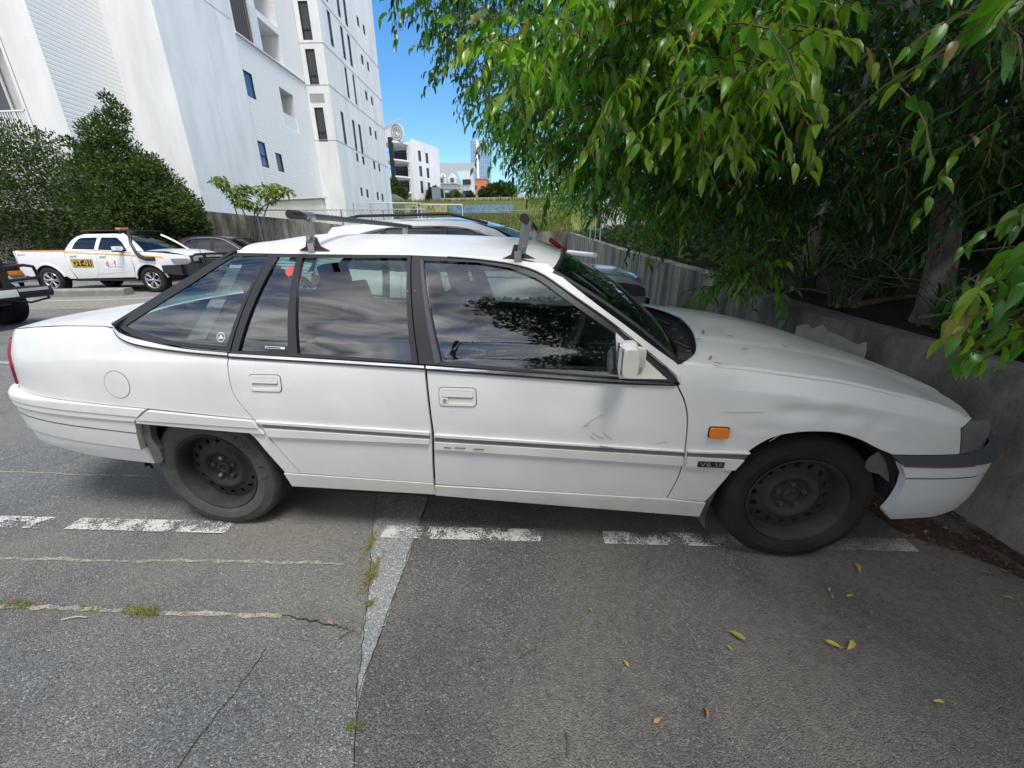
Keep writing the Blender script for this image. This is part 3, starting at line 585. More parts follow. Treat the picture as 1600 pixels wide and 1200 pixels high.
# ================================================================== the white sedan
BZ = [.15, .27, .40, .55, .66, .80, .90, .93, 1.00, 1.10, 1.20, 1.34, 1.42]; BY = [.80, .855, .88, .893, .895, .885, .868, .853, .829, .785, .725, .61, .50]
TX = [-1.21, -1.18, -1.14, -1.08, -1.0, -.9, -.8, -.6, -.3, .2, 2.6, 2.9, 3.1, 3.2, 3.30, 3.39, 3.46, 3.51, 3.55]
TD = [.80, .50, .32, .20, .13, .075, .045, .018, .005, 0, 0, .004, .012, .022, .045, .095, .185, .385, .70]
def sst(a, b, x): t = min(max((x-a)/(b-a), 0), 1); return t*t*(3-2*t)
ZCX = [2.13, 2.639, 2.936, 3.224, 3.4]; ZCZ = [.862, .823, .776, .714, .67]
def side(x, z):
    y = cub(BZ, BY, z) - cub(TX, TD, x)
    if x > 2.3:
        for cx, cz, rx, rz, dd in ((2.60, .765, .075, .030, .009), (2.78, .752, .060, .030, .008), (2.69, .80, .05, .02, -.004), (2.90, .725, .035, .045, .009), (2.47, .69, .045, .02, .004), (2.98, .66, .03, .03, .005)):
            y -= 1.1*dd*math.exp(-((x-cx)/rx)**2-((z-cz)/rz)**2)
    if x > 2.13:
        d = z-cub(ZCX, ZCZ, x)
        if d > 0 and x > 2.2: y -= (.40*d + 1.5*d*d)*sst(2.2, 2.5, x)
    if x < -.25 and z > .93: y -= ((z-.93)/.1)**2*.035*sst(-.25, -.42, x)
    return -y
def S_(x, z, o): return (x, side(x, z)-o, z)
def hx(*pxs):
    """where a line of sight meets the right flank of the car: (x, z) on the flank"""
    res = []
    for p in pxs:
        r = ray(*p); t = .6; f = None
        while t < 6:
            q = CAM+r*t
            if q.y-side(q.x, q.z) >= 0: break
            t += .02
        lo, hi = t-.02, t
        for _ in range(16):
            m = (lo+hi)/2; q = CAM+r*m
            if q.y-side(q.x, q.z) >= 0: hi = m
            else: lo = m
        q = CAM+r*hi; res.append((q.x, q.z))
    return res
car = thing('sedan_car', 'old white sedan with bare black steel wheels and roof bars, nosed up to the wall', 'car', (0, 0, 0))
def both(f):
    for sg in (-1, 1): f(sg)
def P(name, outer, mat, parent=None, **k): return panel(name, outer, S_, mat, parent or car, **k)
G = .003
belt_lo = cr_(hx((179, 516), (195, 531), (225, 541), (287, 550), (359, 557)))
dl = cr_(hx((357, 559), (357, 582), (362, 607), (372, 627), (397, 656), (417, 679)))          # rear edge of the rear door
fe = cr_(hx((1057, 600), (1069, 625), (1074, 650), (1073, 678), (1069, 712), (1059, 747), (1041, 779)))   # front edge of the front door
rarch = cr_(hx((212, 659), (312, 664), (369, 670), (394, 681), (416, 706), (444, 737)))
farch = cr_(hx((1102, 784), (1128, 756), (1148, 732), (1160, 715), (1181, 698), (1208, 684), (1239, 677), (1273, 675), (1308, 677), (1342, 687), (1370, 701), (1394, 711)))
q_top = [(-.40, 1.036), (-.6, 1.034), (-.8, 1.022), (-.95, 1.005), (-1.1, .985), (-1.19, .965)]
quarter = belt_lo[::-1] + q_top + [(-1.195, .80), (-1.195, .72), (-1.0, .722), (-.885, .719)] + hx((231, 639), (397, 656)) + dl[::-1][5:]
spur = hx((397, 656), (417, 679), (470, 740), (444, 739)) + rarch[::-1]
rdoor = dl + hx((470, 740), (678, 755), (675, 675), (664, 576)) + hx((359, 559))
fdoor = hx((666, 578), (1056, 601)) + fe + hx((680, 757), (677, 675))
seam = cr_(hx((1075, 568), (1225, 587), (1319, 600), (1412, 621), (1469, 634), (1502, 649), (1519, 652)))
fender = farch + hx((1500, 710), (1502, 669), (1519, 654)) + seam[::-1] + hx((1060, 570), (1062, 600)) + fe[1:]
quarter_l = [(x, z) for x, z in quarter]
def side_panels(sg):
    q = P('rear_quarter_panel', quarter, M_WHITE, gap=G, sgn=sg, step=.045)
    P('wheel_arch_panel', spur, M_WHITE, gap=G, sgn=sg)
    d = P('rear_door', rdoor, M_WHITE, gap=G, sgn=sg); f = P('front_door', fdoor, M_WHITE, gap=G, sgn=sg)
    fe_ = P('front_fender', fender, M_WHITE, gap=G, sgn=sg, step=.03)
    # door frames with their panes
    rf = hx((427, 394), (642, 397), (653, 568)) + hx((361, 551)); rq = hx((434, 402), (464, 402), (451, 550), (372, 549)); rg = hx((473, 403), (637, 403), (643, 565), (465, 553))
    P('window_frame', rf, M_BLACKTRIM, d, holes=[rq, rg], off=.002, thick=.02, sgn=sg)
    w = P('window', rq, M_GLASS, d, off=-.010, thick=0, sgn=sg, step=.03, gap=-.004); P('window', rg, M_GLASS, d, off=-.010, thick=0, sgn=sg, step=.03, gap=-.004)
    ff = hx((644, 397), (700, 400)) + cr_(hx((750, 404), (807, 413), (850, 429), (900, 464), (950, 499), (1000, 539), (1050, 581), (1060, 598))) + hx((655, 568))
    fg = hx((663, 407), (700, 408), (745, 410)) + cr_(hx((795, 418), (840, 436), (875, 461), (920, 493), (961, 521))) + hx((1040, 592), (967, 590), (690, 566))
    P('window_frame', ff, M_BLACKTRIM, f, holes=[fg], off=.002, thick=.02, sgn=sg)
    P('window', fg, M_GLASS, f, off=-.010, thick=0, sgn=sg, step=.03, gap=-.004)
    P('pillar_strip', hx((657, 402), (661, 407), (689, 566), (680, 568)), M_GREYTRIM, f, off=.006, thick=.006, sgn=sg)
    P('mirror_sail', hx((962, 519), (1042, 592), (967, 591)), M_CREAM, f, off=.004, thick=.015, sgn=sg)
    # quarter glass: black border and pane
    qo = hx((182, 508), (230, 475), (300, 433), (362, 394), (426, 395), (359, 548)) + cr_(hx((300, 542), (250, 536), (220, 528), (199, 519)), 3)
    qi = hx((196, 509), (232, 486), (300, 443), (364, 401), (420, 399), (354, 541)) + cr_(hx((300, 537), (252, 529), (222, 520), (205, 514)), 3)
    g = P('quarter_window', qi, M_GLASS, off=-.004, thick=0, sgn=sg, step=.03, gap=-.003)
    P('window_frame', qo, M_BLACKTRIM, g, holes=[qi], off=.001, thick=.015, sgn=sg)
    # chrome belt strip and the dark rubber below it, for each of the three lengths
    for nm, a, b, c, par in (('quarter', [(183, 510), (196, 521), (225, 530), (287, 543), (359, 550)], [(181, 512), (195, 528), (225, 538), (287, 547), (359, 554)], [(179, 516), (195, 532), (225, 542), (287, 551), (359, 558)], g),
                             ('rear', [(361, 551), (664, 570)], [(361, 555), (664, 573.5)], [(361, 559), (664, 577)], d),
                             ('front', [(667, 570), (860, 584), (967, 592), (1052, 598)], [(667, 574), (860, 588), (967, 595.5), (1053, 599.5)], [(667, 578.5), (860, 592), (967, 599.5), (1056, 602)], f)):
        A, B, C = (cr_(hx(*v), 4) for v in (a, b, c))
        P('chrome_strip', A+B[::-1], M_CHROME, par, off=.014, thick=.02, sgn=sg); P('weather_strip', B+C[::-1], M_BLACKTRIM, par, off=.008, thick=.015, sgn=sg)
    # rubbing strips
    for a, b, c, e, par in (([(401, 657), (672, 674)], [(409, 661.5), (672, 679)], [(414, 668), (672, 685)], [(421, 681), (672, 692.5)], d),
                            ([(680, 677.5), (1069, 703)], [(680, 682), (1069, 705.5)], [(680, 689), (1067, 712)], [(680, 700.5), (1066, 726)], f),
                            ([(1074, 702.5), (1172, 706)], [(1074, 706), (1169, 708.5)], [(1073, 712), (1162, 717)], [(1070, 727), (1147, 733)], fe_)):
        P('rubbing_strip', hx(*a)+hx(*b[::-1]), M_WHITE, par, off=.011, thick=.02, sgn=sg, gap=.001)
        P('chrome_insert', hx(*b)+hx(*c[::-1]), M_RUBSTRIP, par, off=.007, thick=.02, sgn=sg)
        P('rubbing_strip', hx(*c)+hx(*e[::-1]), M_CREAM if par is f or par is fe_ else M_WHITE, par, off=.012, thick=.02, sgn=sg, gap=.001)
    P('rubbing_strip', hx((232, 640), (397, 656), (406, 668), (216, 655)), M_WHITE, q, off=.014, thick=.03, sgn=sg, gap=.002)
    P('rubbing_strip', hx((216, 655.5), (406, 668.5), (414, 677), (216, 660)), M_CREAM, q, off=.010, thick=.03, sgn=sg)
    # sills
    P('sill_panel', hx((444, 739), (677, 755), (681, 772), (457, 759)), M_SILL, off=.004, thick=.05, sgn=sg, gap=.001)
    P('sill_panel', hx((680, 758), (1042, 779), (1102, 785), (1092, 806), (681, 773)), M_SILL, off=.006, thick=.05, sgn=sg, gap=.001)
    # roof rail and A pillar
    up = hx((372, 391), (400, 391), (487, 393), (637, 395), (775, 401), (825, 409)) + cr_(hx((856, 412), (875, 430), (925, 470), (975, 507), (1025, 545), (1055, 566)), 4) + hx((1062, 573))
    lo = hx((1062, 598)) + cr_(hx((1050, 582), (1000, 540), (950, 500), (900, 465), (850, 430), (807, 414), (750, 405)), 4) + hx((700, 401), (640, 398.5), (487, 397), (424, 396), (372, 395))
    P('roof_rail', up+lo, M_WHITE, off=.004, thick=.02, sgn=sg)
    # A-pillar chrome drip strip
    pts = [Vector(S_(x, z, .008)) for x, z in cr_(hx((700, 400.5), (750, 404.5), (807, 413), (850, 429), (900, 464), (950, 499), (1000, 539), (1050, 581), (1058, 592)), 4)]
    if sg > 0: pts = [Vector((v.x, -v.y, v.z)) for v in pts]
    MB().tube(pts, .0035, 6).done('drip_strip', M_CHROME, car)
    # fuel cap, repeater, handles
    if sg < 0:
        c = hx((183, 601))[0]; ring = [(c[0]+.064*math.cos(a), c[1]+.064*math.sin(a)) for a in [2*math.pi*k/40 for k in range(40)]]; r2 = [(c[0]+.0615*math.cos(a), c[1]+.0615*math.sin(a)) for a in [2*math.pi*k/40 for k in range(40)]]
        P('fuel_cap', ring, M_GREYTRIM, q, off=.0006, thick=.002, sgn=sg); P('fuel_cap', r2, M_WHITE, q, off=.0012, thick=.002, sgn=sg)
    a, b = hx((1109, 667.5), (1136, 683.5))
    def rrect(x0, z0, x1, z1, r, n=4):
        o = []
        for cx, cz, s in ((x1-r, z1-r, 0), (x0+r, z1-r, 1), (x0+r, z0+r, 2), (x1-r, z0+r, 3)):
            for k in range(n+1): t = (s+k/n)*math.pi/2; o.append((cx+r*math.cos(t), cz+r*math.sin(t)))
        return o
    rp = P('side_repeater', rrect(a[0], b[1], b[0], a[1], .008), M_AMBER, fe_, off=.014, thick=.015, sgn=sg); P('lamp_base', rrect(a[0]-.004, b[1]-.004, b[0]+.004, a[1]+.004, .01), M_BLACKTRIM, rp, off=.003, thick=.004, sgn=sg)
    for (p0, p1, par, lock) in (((389, 583), (441, 614), d, 0), ((686, 603), (744, 637), f, 1)):
        u, v = hx(p0, p1); x0, x1, z1, z0 = u[0], v[0], u[1]-.006, v[1]+.006; mz = z0+(z1-z0)*.47; e = .011
        h = P('door_handle', rrect(x0, z0, x1, z1, .014), M_WHITE, par, holes=[rrect(x0+e, z0+e, x1-e, z1-e, .008)[::-1]], off=.004, thick=.01, sgn=sg)
        P('handle_groove', rrect(x0-.003, z0-.003, x1+.003, z1+.003, .016), M_GREYTRIM, par, off=.0006, thick=.002, sgn=sg)
        P('handle_recess', rrect(x0+e, z0+e, x1-e, mz, .004), M_CREAM, par, off=.0012, thick=.002, sgn=sg)
        P('handle_shadow_gap', rrect(x0+e, mz-.002, x1-e, mz+.008, .001), M_GREYTRIM, par, off=.0014, thick=.002, sgn=sg)
        P('handle_flap', rrect(x0+e+.001, mz+.003, x1-e-.001, z1-e-.002, .004), M_WHITE, par, off=.007, thick=.006, sgn=sg)
        if lock:
            P('lock_boss', rrect(x0+e, z0+e, x0+e+.026, mz, .004), M_WHITE, par, off=.006, thick=.005, sgn=sg)
            cx, cz = x0+e+.012, (z0+e+mz)/2; P('key_lock', [(cx+.008*math.cos(t*.4), cz+.008*math.sin(t*.4)) for t in range(16)], M_STEEL, par, off=.008, thick=.004, sgn=sg)
    # corner lamp and tail lamp wrapping round the ends
    P('corner_lamp', hx((1502, 669), (1519, 657)) + [(3.33, .722), (3.40, .705), (3.43, .60), (3.34, .60)] + hx((1499, 709)), M_SMOKE, off=.002, thick=.02, sgn=sg, gap=.002, step=.02)
    P('tail_lamp', [(-1.0, .955), (-1.195, .945), (-1.195, .735), (-.965, .745), (-.955, .84)], M_RED, off=.012, thick=.03, sgn=sg, step=.02)
both(side_panels)
bd = hx((1089.5, 718), (1128, 728)); BP = [(bd[0][0], bd[1][1]), (bd[1][0], bd[1][1]), (bd[1][0], bd[0][1]), (bd[0][0], bd[0][1])]
badge = P('engine_badge', BP, M_BLACKTRIM, off=.0165, thick=.006)
bc = ((bd[0][0]+bd[1][0])/2, (bd[0][1]+bd[1][1])/2); yb = side(*bc)-.0172
text('badge_lettering', 'V6', .028, (bc[0]-.022, yb, bc[1]), (R(90), 0, 0), M_STEEL, badge, .0006, sx=1.5); text('badge_lettering', '3.8', .022, (bc[0]+.028, yb, bc[1]+.001), (R(90), 0, 0), M_STEEL, badge, .0006, sx=1.1)

# roof, bonnet, boot and the two screens
ZR = ([-.1, .15, .3, .562, 1.0, 1.4, 1.54, 1.63, 1.75], [1.348, 1.352, 1.357, 1.349, 1.343, 1.326, 1.304, 1.265, 1.20])
CW = ([-.1, .2, .45, 1.2, 1.5, 1.62, 1.75], [.035, .06, .085, .085, .088, .095, .125])
def roofp(x, v):
    z = cub(*ZR, x); return Vector((x, -v*side(x, z), z + cub(*CW, x)*(1-abs(v)**2.3)))
def xf_roof(v): return 1.685-.06*abs(v)**3
def xr_roof(v): return .06+.15*abs(v)**2
rf = MB().grid(lambda u, w: roofp(xr_roof(2*w-1)+(xf_roof(2*w-1)-xr_roof(2*w-1))*u, 2*w-1), 40, 32).done('roof', M_WHITE, car)
def wbot(v): y = .835*v; return Vector((2.30-.185*abs(v)**2.2, y, .905+.045*v*v))
def wscreen(u, w):
    v = (2*w-1)*.985; a = roofp(xf_roof(v)+.012, v); b = wbot(v); return a.lerp(b, u) + Vector((.03, 0, .03))*(4*u*(1-u))*(1-.6*abs(v))
ws = MB().grid(wscreen, 14, 24).done('windscreen', M_SCREEN, car)
MB().tube([wscreen(0, k/24)+Vector((0, 0, .004)) for k in range(25)], .010, 6).done('screen_seal', M_BLACKTRIM, ws)
for w in (0, 1): MB().tube([wscreen(k/16, w)+Vector((.004, 0, .006)) for k in range(17)], .011, 6).done('screen_seal', M_BLACKTRIM, ws)
XB = ([0, .26, .53, .7, .83, .9], [2.40, 2.37, 2.31, 2.25, 2.166, 2.10])
def bonnet_back(v): y = abs(v)*.845; return cub(*XB, y)
ZS = ([2.0, 2.174, 2.525, 2.743, 2.965, 3.106, 3.197, 3.241, 3.4, 3.6], [.955, .94, .905, .879, .834, .80, .768, .753, .706, .64])
def bonnet_z(x, v):
    c = .045*(1-abs(v)**2.2); k = .008*sst(.60, .56, abs(v))*sst(2.2, 2.5, x)
    return cub(*ZS, x)+c+k
def bonnet(u, w):
    v = 2*w-1; x0 = bonnet_back(v); x1 = 3.262+.27*(1-abs(v)**4); x = x0+(x1-x0)*u
    xs = min(x, 3.24); y = -v*side(xs, cub(*ZS, xs)-.003)
    z = bonnet_z(x, v) - .03*max(0, (u-.93)/.07)**2
    return Vector((x, y*(1-.0035), z))
bn = MB().grid(bonnet, 60, 64); bonnet_o = bn.done('bonnet', M_WHITE, car)
md = bonnet_o.modifiers.new('skin', 'SOLIDIFY'); md.thickness = .012; md.offset = -1
def cowl(u, w):
    v = 2*w-1; a = wbot(v)+Vector((-.03, 0, .0)); b = Vector((bonnet_back(v)+.05, .845*v, bonnet_z(bonnet_back(v), v)-.03)); q = a.lerp(b, u); q.z -= .012*math.sin(math.pi*u); return q
MB().grid(cowl, 6, 24).done('cowl_grille', M_PLASTIC, car)
for y0, y1 in ((-.62, -.02), (.02, .6)):
    p0, p1 = wbot(y0/.835), wbot(y1/.835); MB().tube([p0+Vector((.05, 0, .012)), p0+Vector((0, .05, .03)), p0.lerp(p1, .5)+Vector((-.03, 0, .035)), p1+Vector((-.05, 0, .04))], .008, 6).done('wiper', M_BLACKMETAL, car)
def boot_front(v): return -.50+.19*abs(v)**2
ZB = ([-1.25, -1.19, -1.1, -.95, -.8, -.6, -.4, -.25], [.955, .965, .985, 1.005, 1.022, 1.034, 1.036, 1.036])
def boot(u, w):
    v = 2*w-1; x0 = boot_front(v); x1 = -1.17+.09*abs(v)**3; x = x0+(x1-x0)*u; z = cub(*ZB, x)
    return Vector((x, -v*side(max(x, -1.05), z)*.995, z+.028*(1-abs(v)**4)-.02*max(0, (u-.9)/.1)**2))
bt = MB().grid(boot, 24, 30).done('boot_lid', M_WHITE, car)
def rwin(u, w):
    v = 2*w-1; a = roofp(xr_roof(v)-.01, v); b = Vector((boot_front(v)+.01, 0, 0)); zb = 1.045+.028*(1-abs(v)**4); b = Vector((b.x, -v*side(b.x, 1.03), zb))
    return a.lerp(b, u)+Vector((-.02, 0, .02))*(4*u*(1-u))*(1-abs(v)**2)
rw = MB().grid(rwin, 12, 20).done('rear_window', M_SCREEN, car)
for k in range(10):
    u = .18+.07*k; MB().tube([rwin(u, .06+.88*j/16)+Vector((.006, 0, -.006)) for j in range(17)], .0018, 4).done('heater_wire', M_STEEL, rw)
for w in (0, 1): MB().tube([rwin(k/12, w)+Vector((0, 0, .004)) for k in range(13)], .012, 6).done('screen_seal', M_BLACKTRIM, rw)
# rear fascia between the tail lamps, front grille and headlamps
def endz(u, w, xe, z0, z1, hw, bow): v = 2*w-1; return Vector((xe-bow*v*v*(1 if xe > 0 else -1), hw*v, z0+(z1-z0)*u))
MB().grid(lambda u, w: endz(u, w, -1.185, .70, .965, .42, .03), 4, 12).done('rear_fascia', M_WHITE, car)
MB().box((-1.196, 0, .83), (.006, .37, .13), bev=.002).done('number_plate', M_WHITEFLAT, car)
MB().grid(lambda u, w: endz(u, w, 3.515, .59, .69, .40, .03), 4, 12).done('grille', M_BLACKTRIM, car)
for s in (-1, 1): MB().grid(lambda u, w: Vector((3.48-.09*w**2.2, s*(.40+.30*w), .60+.09*u)), 4, 10).done('headlight', M_HEAD, car)

# bumpers follow a plan curve round each end of the car
class Plan:
    def __init__(s, pts):
        h = cr_(pts, 8); s.p = [Vector(q) for q in h]; s.c = [0.]
        for a, b in zip(s.p, s.p[1:]): s.c.append(s.c[-1]+(b-a).length)
        s.L = s.c[-1]
    def at(s, d):
        d = min(max(d, 0), s.L-1e-6); i = max(j for j in range(len(s.c)-1) if s.c[j] <= d); t = (d-s.c[i])/(s.c[i+1]-s.c[i]); q = s.p[i].lerp(s.p[i+1], t); e = (s.p[i+1]-s.p[i]).normalized(); return q, Vector((e.y, -e.x))
def wrap(pl, inset):
    def m(s, z, o):
        q, n = pl.at(s); k = o-inset(z); return (q.x+n.x*k, q.y+n.y*k, z)
    return m
_fp = [(2.985, -.888), (3.2, -.878), (3.35, -.853), (3.45, -.80), (3.53, -.70), (3.58, -.5), (3.615, -.25), (3.625, 0)]
FP = Plan(_fp + [(x, -y) for x, y in _fp[::-1][1:]])
fin = lambda z: cub([.2, .30, .40, .54, .62], [.07, .028, .008, 0, .012], z); fm = wrap(FP, fin)
def fs(*pxs):   # pixels on the near flank of the front bumper -> (s, z)
    return [(x-2.985, z) for x, z in hx(*pxs)]
Lf = FP.L
a = cr_([(.085, .498), (.095, .431), (.092, .372), (.088, .31)], 3)
left = [(.05, .552)] + a
def mir(p): return [(Lf-s, z) for s, z in p]
bs = panel('front_bumper', fm and (left + [(.10, .292), (.30, .30), (.48, .335), (.7, .35)] + mir([(.7, .35), (.48, .335), (.30, .30), (.10, .292)][::-1])[::1] + mir(left)[::-1] + mir([(.45, .553), (.2, .552)])[::-1][::-1] + [(.45, .553), (.2, .552)]), fm, M_BUMP, car, thick=.03, step=.05)
panel('bumper_moulding', [(.0, .594), (.05, .553), (.45, .553), (.8, .553), (Lf-.8, .553), (Lf-.05, .553), (Lf, .594), (Lf-.27, .595), (Lf-.5, .605), (.5, .605), (.27, .595)], fm, M_GREYTRIM, bs, off=.008, thick=.03, step=.05)
panel('bumper_lip', [(.088, .308), (.14, .256), (.30, .27), (.42, .30), (.48, .333), (.30, .298), (.10, .290)], fm, M_BUMP, bs, off=.0, thick=.03)
panel('bumper_groove', [(.087, .487), (.44, .490), (.44, .494), (.087, .492)], fm, M_GREYTRIM, bs, off=.001, thick=.002)
panel('scrape_mark', [(.06, .548), (.34, .549), (.35, .541), (.2, .539), (.06, .541)], fm, plain('red_scrape', (.34, .10, .10), .5, var=.4, scale=60), bs, off=.001, thick=.002)
_rp = [(-.16, -.894), (-.30, -.893), (-.6, -.888), (-.8, -.868), (-.95, -.832), (-1.03, -.785), (-1.1, -.71), (-1.16, -.57), (-1.19, -.3), (-1.2, 0)]
RPn = Plan(([(x, -y) for x, y in _rp[:-1]] + _rp[::-1])); Lr = RPn.L
rin = lambda z: cub([.3, .40, .47, .60, .70, .74], [.06, .028, .01, 0, .006, .03], z); rm = wrap(RPn, rin)
def rs(x): return Lr-(-.30-x)*1.02    # position along the curve for a point on the near flank
def ztop(s): return .70+.022*min(1, min(s, Lr-s)/.55)
def band(z0, z1, e0=0., e1=0.):
    n = 24; ss = [Lr*k/n for k in range(n+1)]; f = lambda s: min(1, min(s, Lr-s)/.62)
    return [(s, z0[0]+(z0[1]-z0[0])*f(s)) for s in ss] + [(s, z1[0]+(z1[1]-z1[0])*f(s)) for s in ss[::-1]]
def xs_(x): return (-.16-x)*1.01       # distance along the curve from its start for a point on the flank
def sym(low, up):
    """band between two lists of (distance, z), mirrored to the other flank"""
    a = low+[(Lr-d, z) for d, z in low[::-1]]; b = up+[(Lr-d, z) for d, z in up[::-1]]
    f = lambda L: [L[0]]+sum([[(L[i][0]+(L[i+1][0]-L[i][0])*k/6, L[i][1]+(L[i+1][1]-L[i][1])*k/6) for k in range(1, 7)] for i in range(len(L)-1)], [])
    return f(a)+f(b)[::-1]
rb = panel('rear_bumper', sym([(xs_(-.304), .463), (.75, .522)], [(xs_(-.262), .622), (.78, .655)]), rm, M_WHITE, car, thick=.03, step=.06)
panel('bumper_moulding', sym([(xs_(-.225), .649), (.8, .686)], [(xs_(-.182), .683), (.8, .722)]), rm, M_WHITE, rb, off=.014, thick=.05, step=.06)
panel('bumper_moulding', sym([(xs_(-.258), .622), (.8, .655)], [(xs_(-.227), .647), (.8, .683)]), rm, M_WHITE, rb, off=.009, thick=.03, step=.06)
panel('bumper_groove', sym([(xs_(-.280), .553), (.78, .605)], [(xs_(-.280), .558), (.78, .610)]), rm, M_GREYTRIM, rb, off=.0008, thick=.002, step=.06)
panel('bumper_skirt', sym([(xs_(-.30), .367), (xs_(-.466), .382), (xs_(-.63), .401), (.62, .43), (.80, .45)], [(xs_(-.304), .459), (.75, .518)]), rm, M_WHITE, rb, off=-.004, thick=.03, step=.06)
# splash flaps behind the wheels, dented liner ahead of the front wheel
P('mud_flap', hx((216, 661), (226, 662), (231, 690), (243, 705), (249, 722), (246, 727), (236, 726), (226, 704), (217, 682)), plain('flap_grey', (.12, .115, .10), .8, var=.4, scale=30), off=-.02, thick=.03)
P('mud_flap', hx((1100, 785), (1126, 757), (1124, 772), (1110, 800), (1105, 833), (1087, 808)), plain('flap_dark', (.10, .10, .095), .7, var=.3, scale=20), off=-.03, thick=.01)
P('torn_liner', hx((1363, 745), (1376, 727), (1392, 716), (1405, 727), (1410, 745), (1405, 765), (1390, 752)), plain('liner_grey', (.13, .13, .13), .5, var=.7, scale=14), off=-.05, thick=.01)

# wheels
def wheel(parent, c, yo, Rt=.316, wd=.20, Rr=.2075, style='steel', dirt=False, nspoke=6, wheelname='wheel'):
    """c: centre; yo: +1/-1 outward along y.  The rim is the part, tyre and hub pieces hang on it"""
    def Y(prof): return [(r, -a*yo*-1 if False else a) for r, a in prof]
    def fl(m):
        if yo < 0: pass
        else:
            for v in m.bm.verts: v.co.y = -v.co.y
        for v in m.bm.verts: v.co += Vector(c)
        return m
    m = MB()
    if style == 'steel':
        m.lathe([(Rr-.02, .20), (Rr-.01, .17), (Rr-.022, .12), (Rr-.024, .07), (Rr-.02, .03), (Rr-.012, .012), (Rr-.004, .002), (Rr, 0), (Rr+.003, .004), (Rr, .012)], n=56)
        PR = ([0, .10, .112, .132, .150, .168, .186], [.04, .040, .046, .058, .063, .066, .07]); n = 16
        for k in range(n):
            t0, t1 = 2*math.pi*(k-.5)/n, 2*math.pi*(k+.5)/n; tm = (t0+t1)/2
            o = [Vector((r*math.cos(t), r*math.sin(t), 0)) for r, t in [(.125, t0), (.125, tm), (.125, t1), (.15, t1), (.184, t1), (.184, tm), (.184, t0), (.15, t0)]]
            h = [Vector((.152*math.cos(tm)+.0135*math.cos(a), .152*math.sin(tm)+.0135*math.sin(a), 0)) for a in [2*math.pi*j/12 for j in range(12)]]
            vs = [m.bm.verts.new(Vector((v.x, cub(*PR, v.length), v.y))) for v in o+h]
            for t in tessellate_polygon([o, h]):
                try: m.bm.faces.new([vs[i] for i in t])
                except ValueError: pass
            e = [m.bm.verts.new(v.co+Vector((0, .02, 0))) for v in vs[8:]]
            for j in range(12): m.bm.faces.new((vs[8+j], vs[8+(j+1) % 12], e[(j+1) % 12], e[j]))
        m.lathe([(.126, .0545), (.115, .047), (.104, .040), (.094, .041), (.084, .050), (.074, .064), (.055, .066), (.036, .062), (.033, .05), (.022, .047), (.02, .056), (.0005, .057)], n=48)
    else:
        m.lathe([(Rr-.02, .18), (Rr-.03, .10), (Rr-.02, .02), (Rr-.008, .004), (Rr, 0), (Rr+.004, .006)], n=48)
        for k in range(nspoke):
            for s in (-1, 1):
                t = 2*math.pi*k/nspoke+s*.16; q = 2*math.pi*k/nspoke+s*.06
                m.tube([(.045*math.cos(q), .03, .045*math.sin(q)), (.11*math.cos((q+t)/2), .018, .11*math.sin((q+t)/2)), ((Rr-.012)*math.cos(t), .012, (Rr-.012)*math.sin(t))], [.02, .016, .018], 6, flat=.9)
        m.lathe([(.065, .05), (.06, .02), (.04, .012), (.0005, .01)], n=24)
    w = fl(m).done(wheelname, M_RIM if style == 'steel' else M_ALU, parent, ang=.7)
    d = MB().lathe([(Rr-.022, .11), (.0005, .11)], n=32); fl(d).done('brake_drum', M_DARK, w)
    q = Rt-.316; K = (Rt-Rr)/(.316-.2075); X = lambda r: Rr+(r-.2075)*K
    t = MB().lathe([(X(.2), wd-.02), (X(.215), wd+.002), (X(.27), wd+.008), (X(.303), wd-.008), (X(.314), wd-.03)] + sum([[(X(.316), a+.006), (X(.316), a-.006), (X(.310), a-.008), (X(.310), a-.011)] for a in (wd*.78, wd*.60, wd*.43)], []) +
                   [(X(.316), wd*.32), (X(.315), .036), (X(.311), .020), (X(.302), .008), (X(.300), .0075), (X(.299), .0045), (X(.285), -.003), (X(.262), -.009), (X(.259), -.0105), (X(.256), -.0095), (X(.24), -.009), (X(.222), -.002), (X(.213), .004), (X(.208), .012)], n=72)
    fl(t).done('tyre', M_TYREDUST if dirt else M_TYRE, w, ang=.5)
    if style == 'steel':
        for k in range(5):
            a = 2*math.pi*k/5+.35; p = Vector((.056*math.cos(a), .066, .056*math.sin(a)))
            fl(MB().lathe([(.011, .066), (.011, .05), (.008, .046), (.0005, .046)], c=(p.x, 0, p.z), n=6)).done('wheel_nut', M_STEEL if (k % 2 and dirt) else M_RUST, w, False)
        fl(MB().lathe([(.031, .07), (.031, .052), (.026, .048), (.02, .05), (.018, .058), (.0005, .058)], n=24)).done('hub', M_RUST if dirt else M_RIM, w)
    return w
for x, dirt in ((0, True), (2.731, False)):
    for s in (-1, 1): wheel(car, (x, s*.835, .315), s, dirt=dirt)
for k_, ch in enumerate('SUPER'):
    a_ = R(52-13*k_); text('tyre_lettering', ch, .042, (.262*math.cos(a_), -.8465, .315+.262*math.sin(a_)), (R(90), R(90)-a_, 0), plain('tyre_letter', (.075, .073, .07), .8) if k_ == 0 else bpy.data.materials['tyre_letter'], car, .0012)
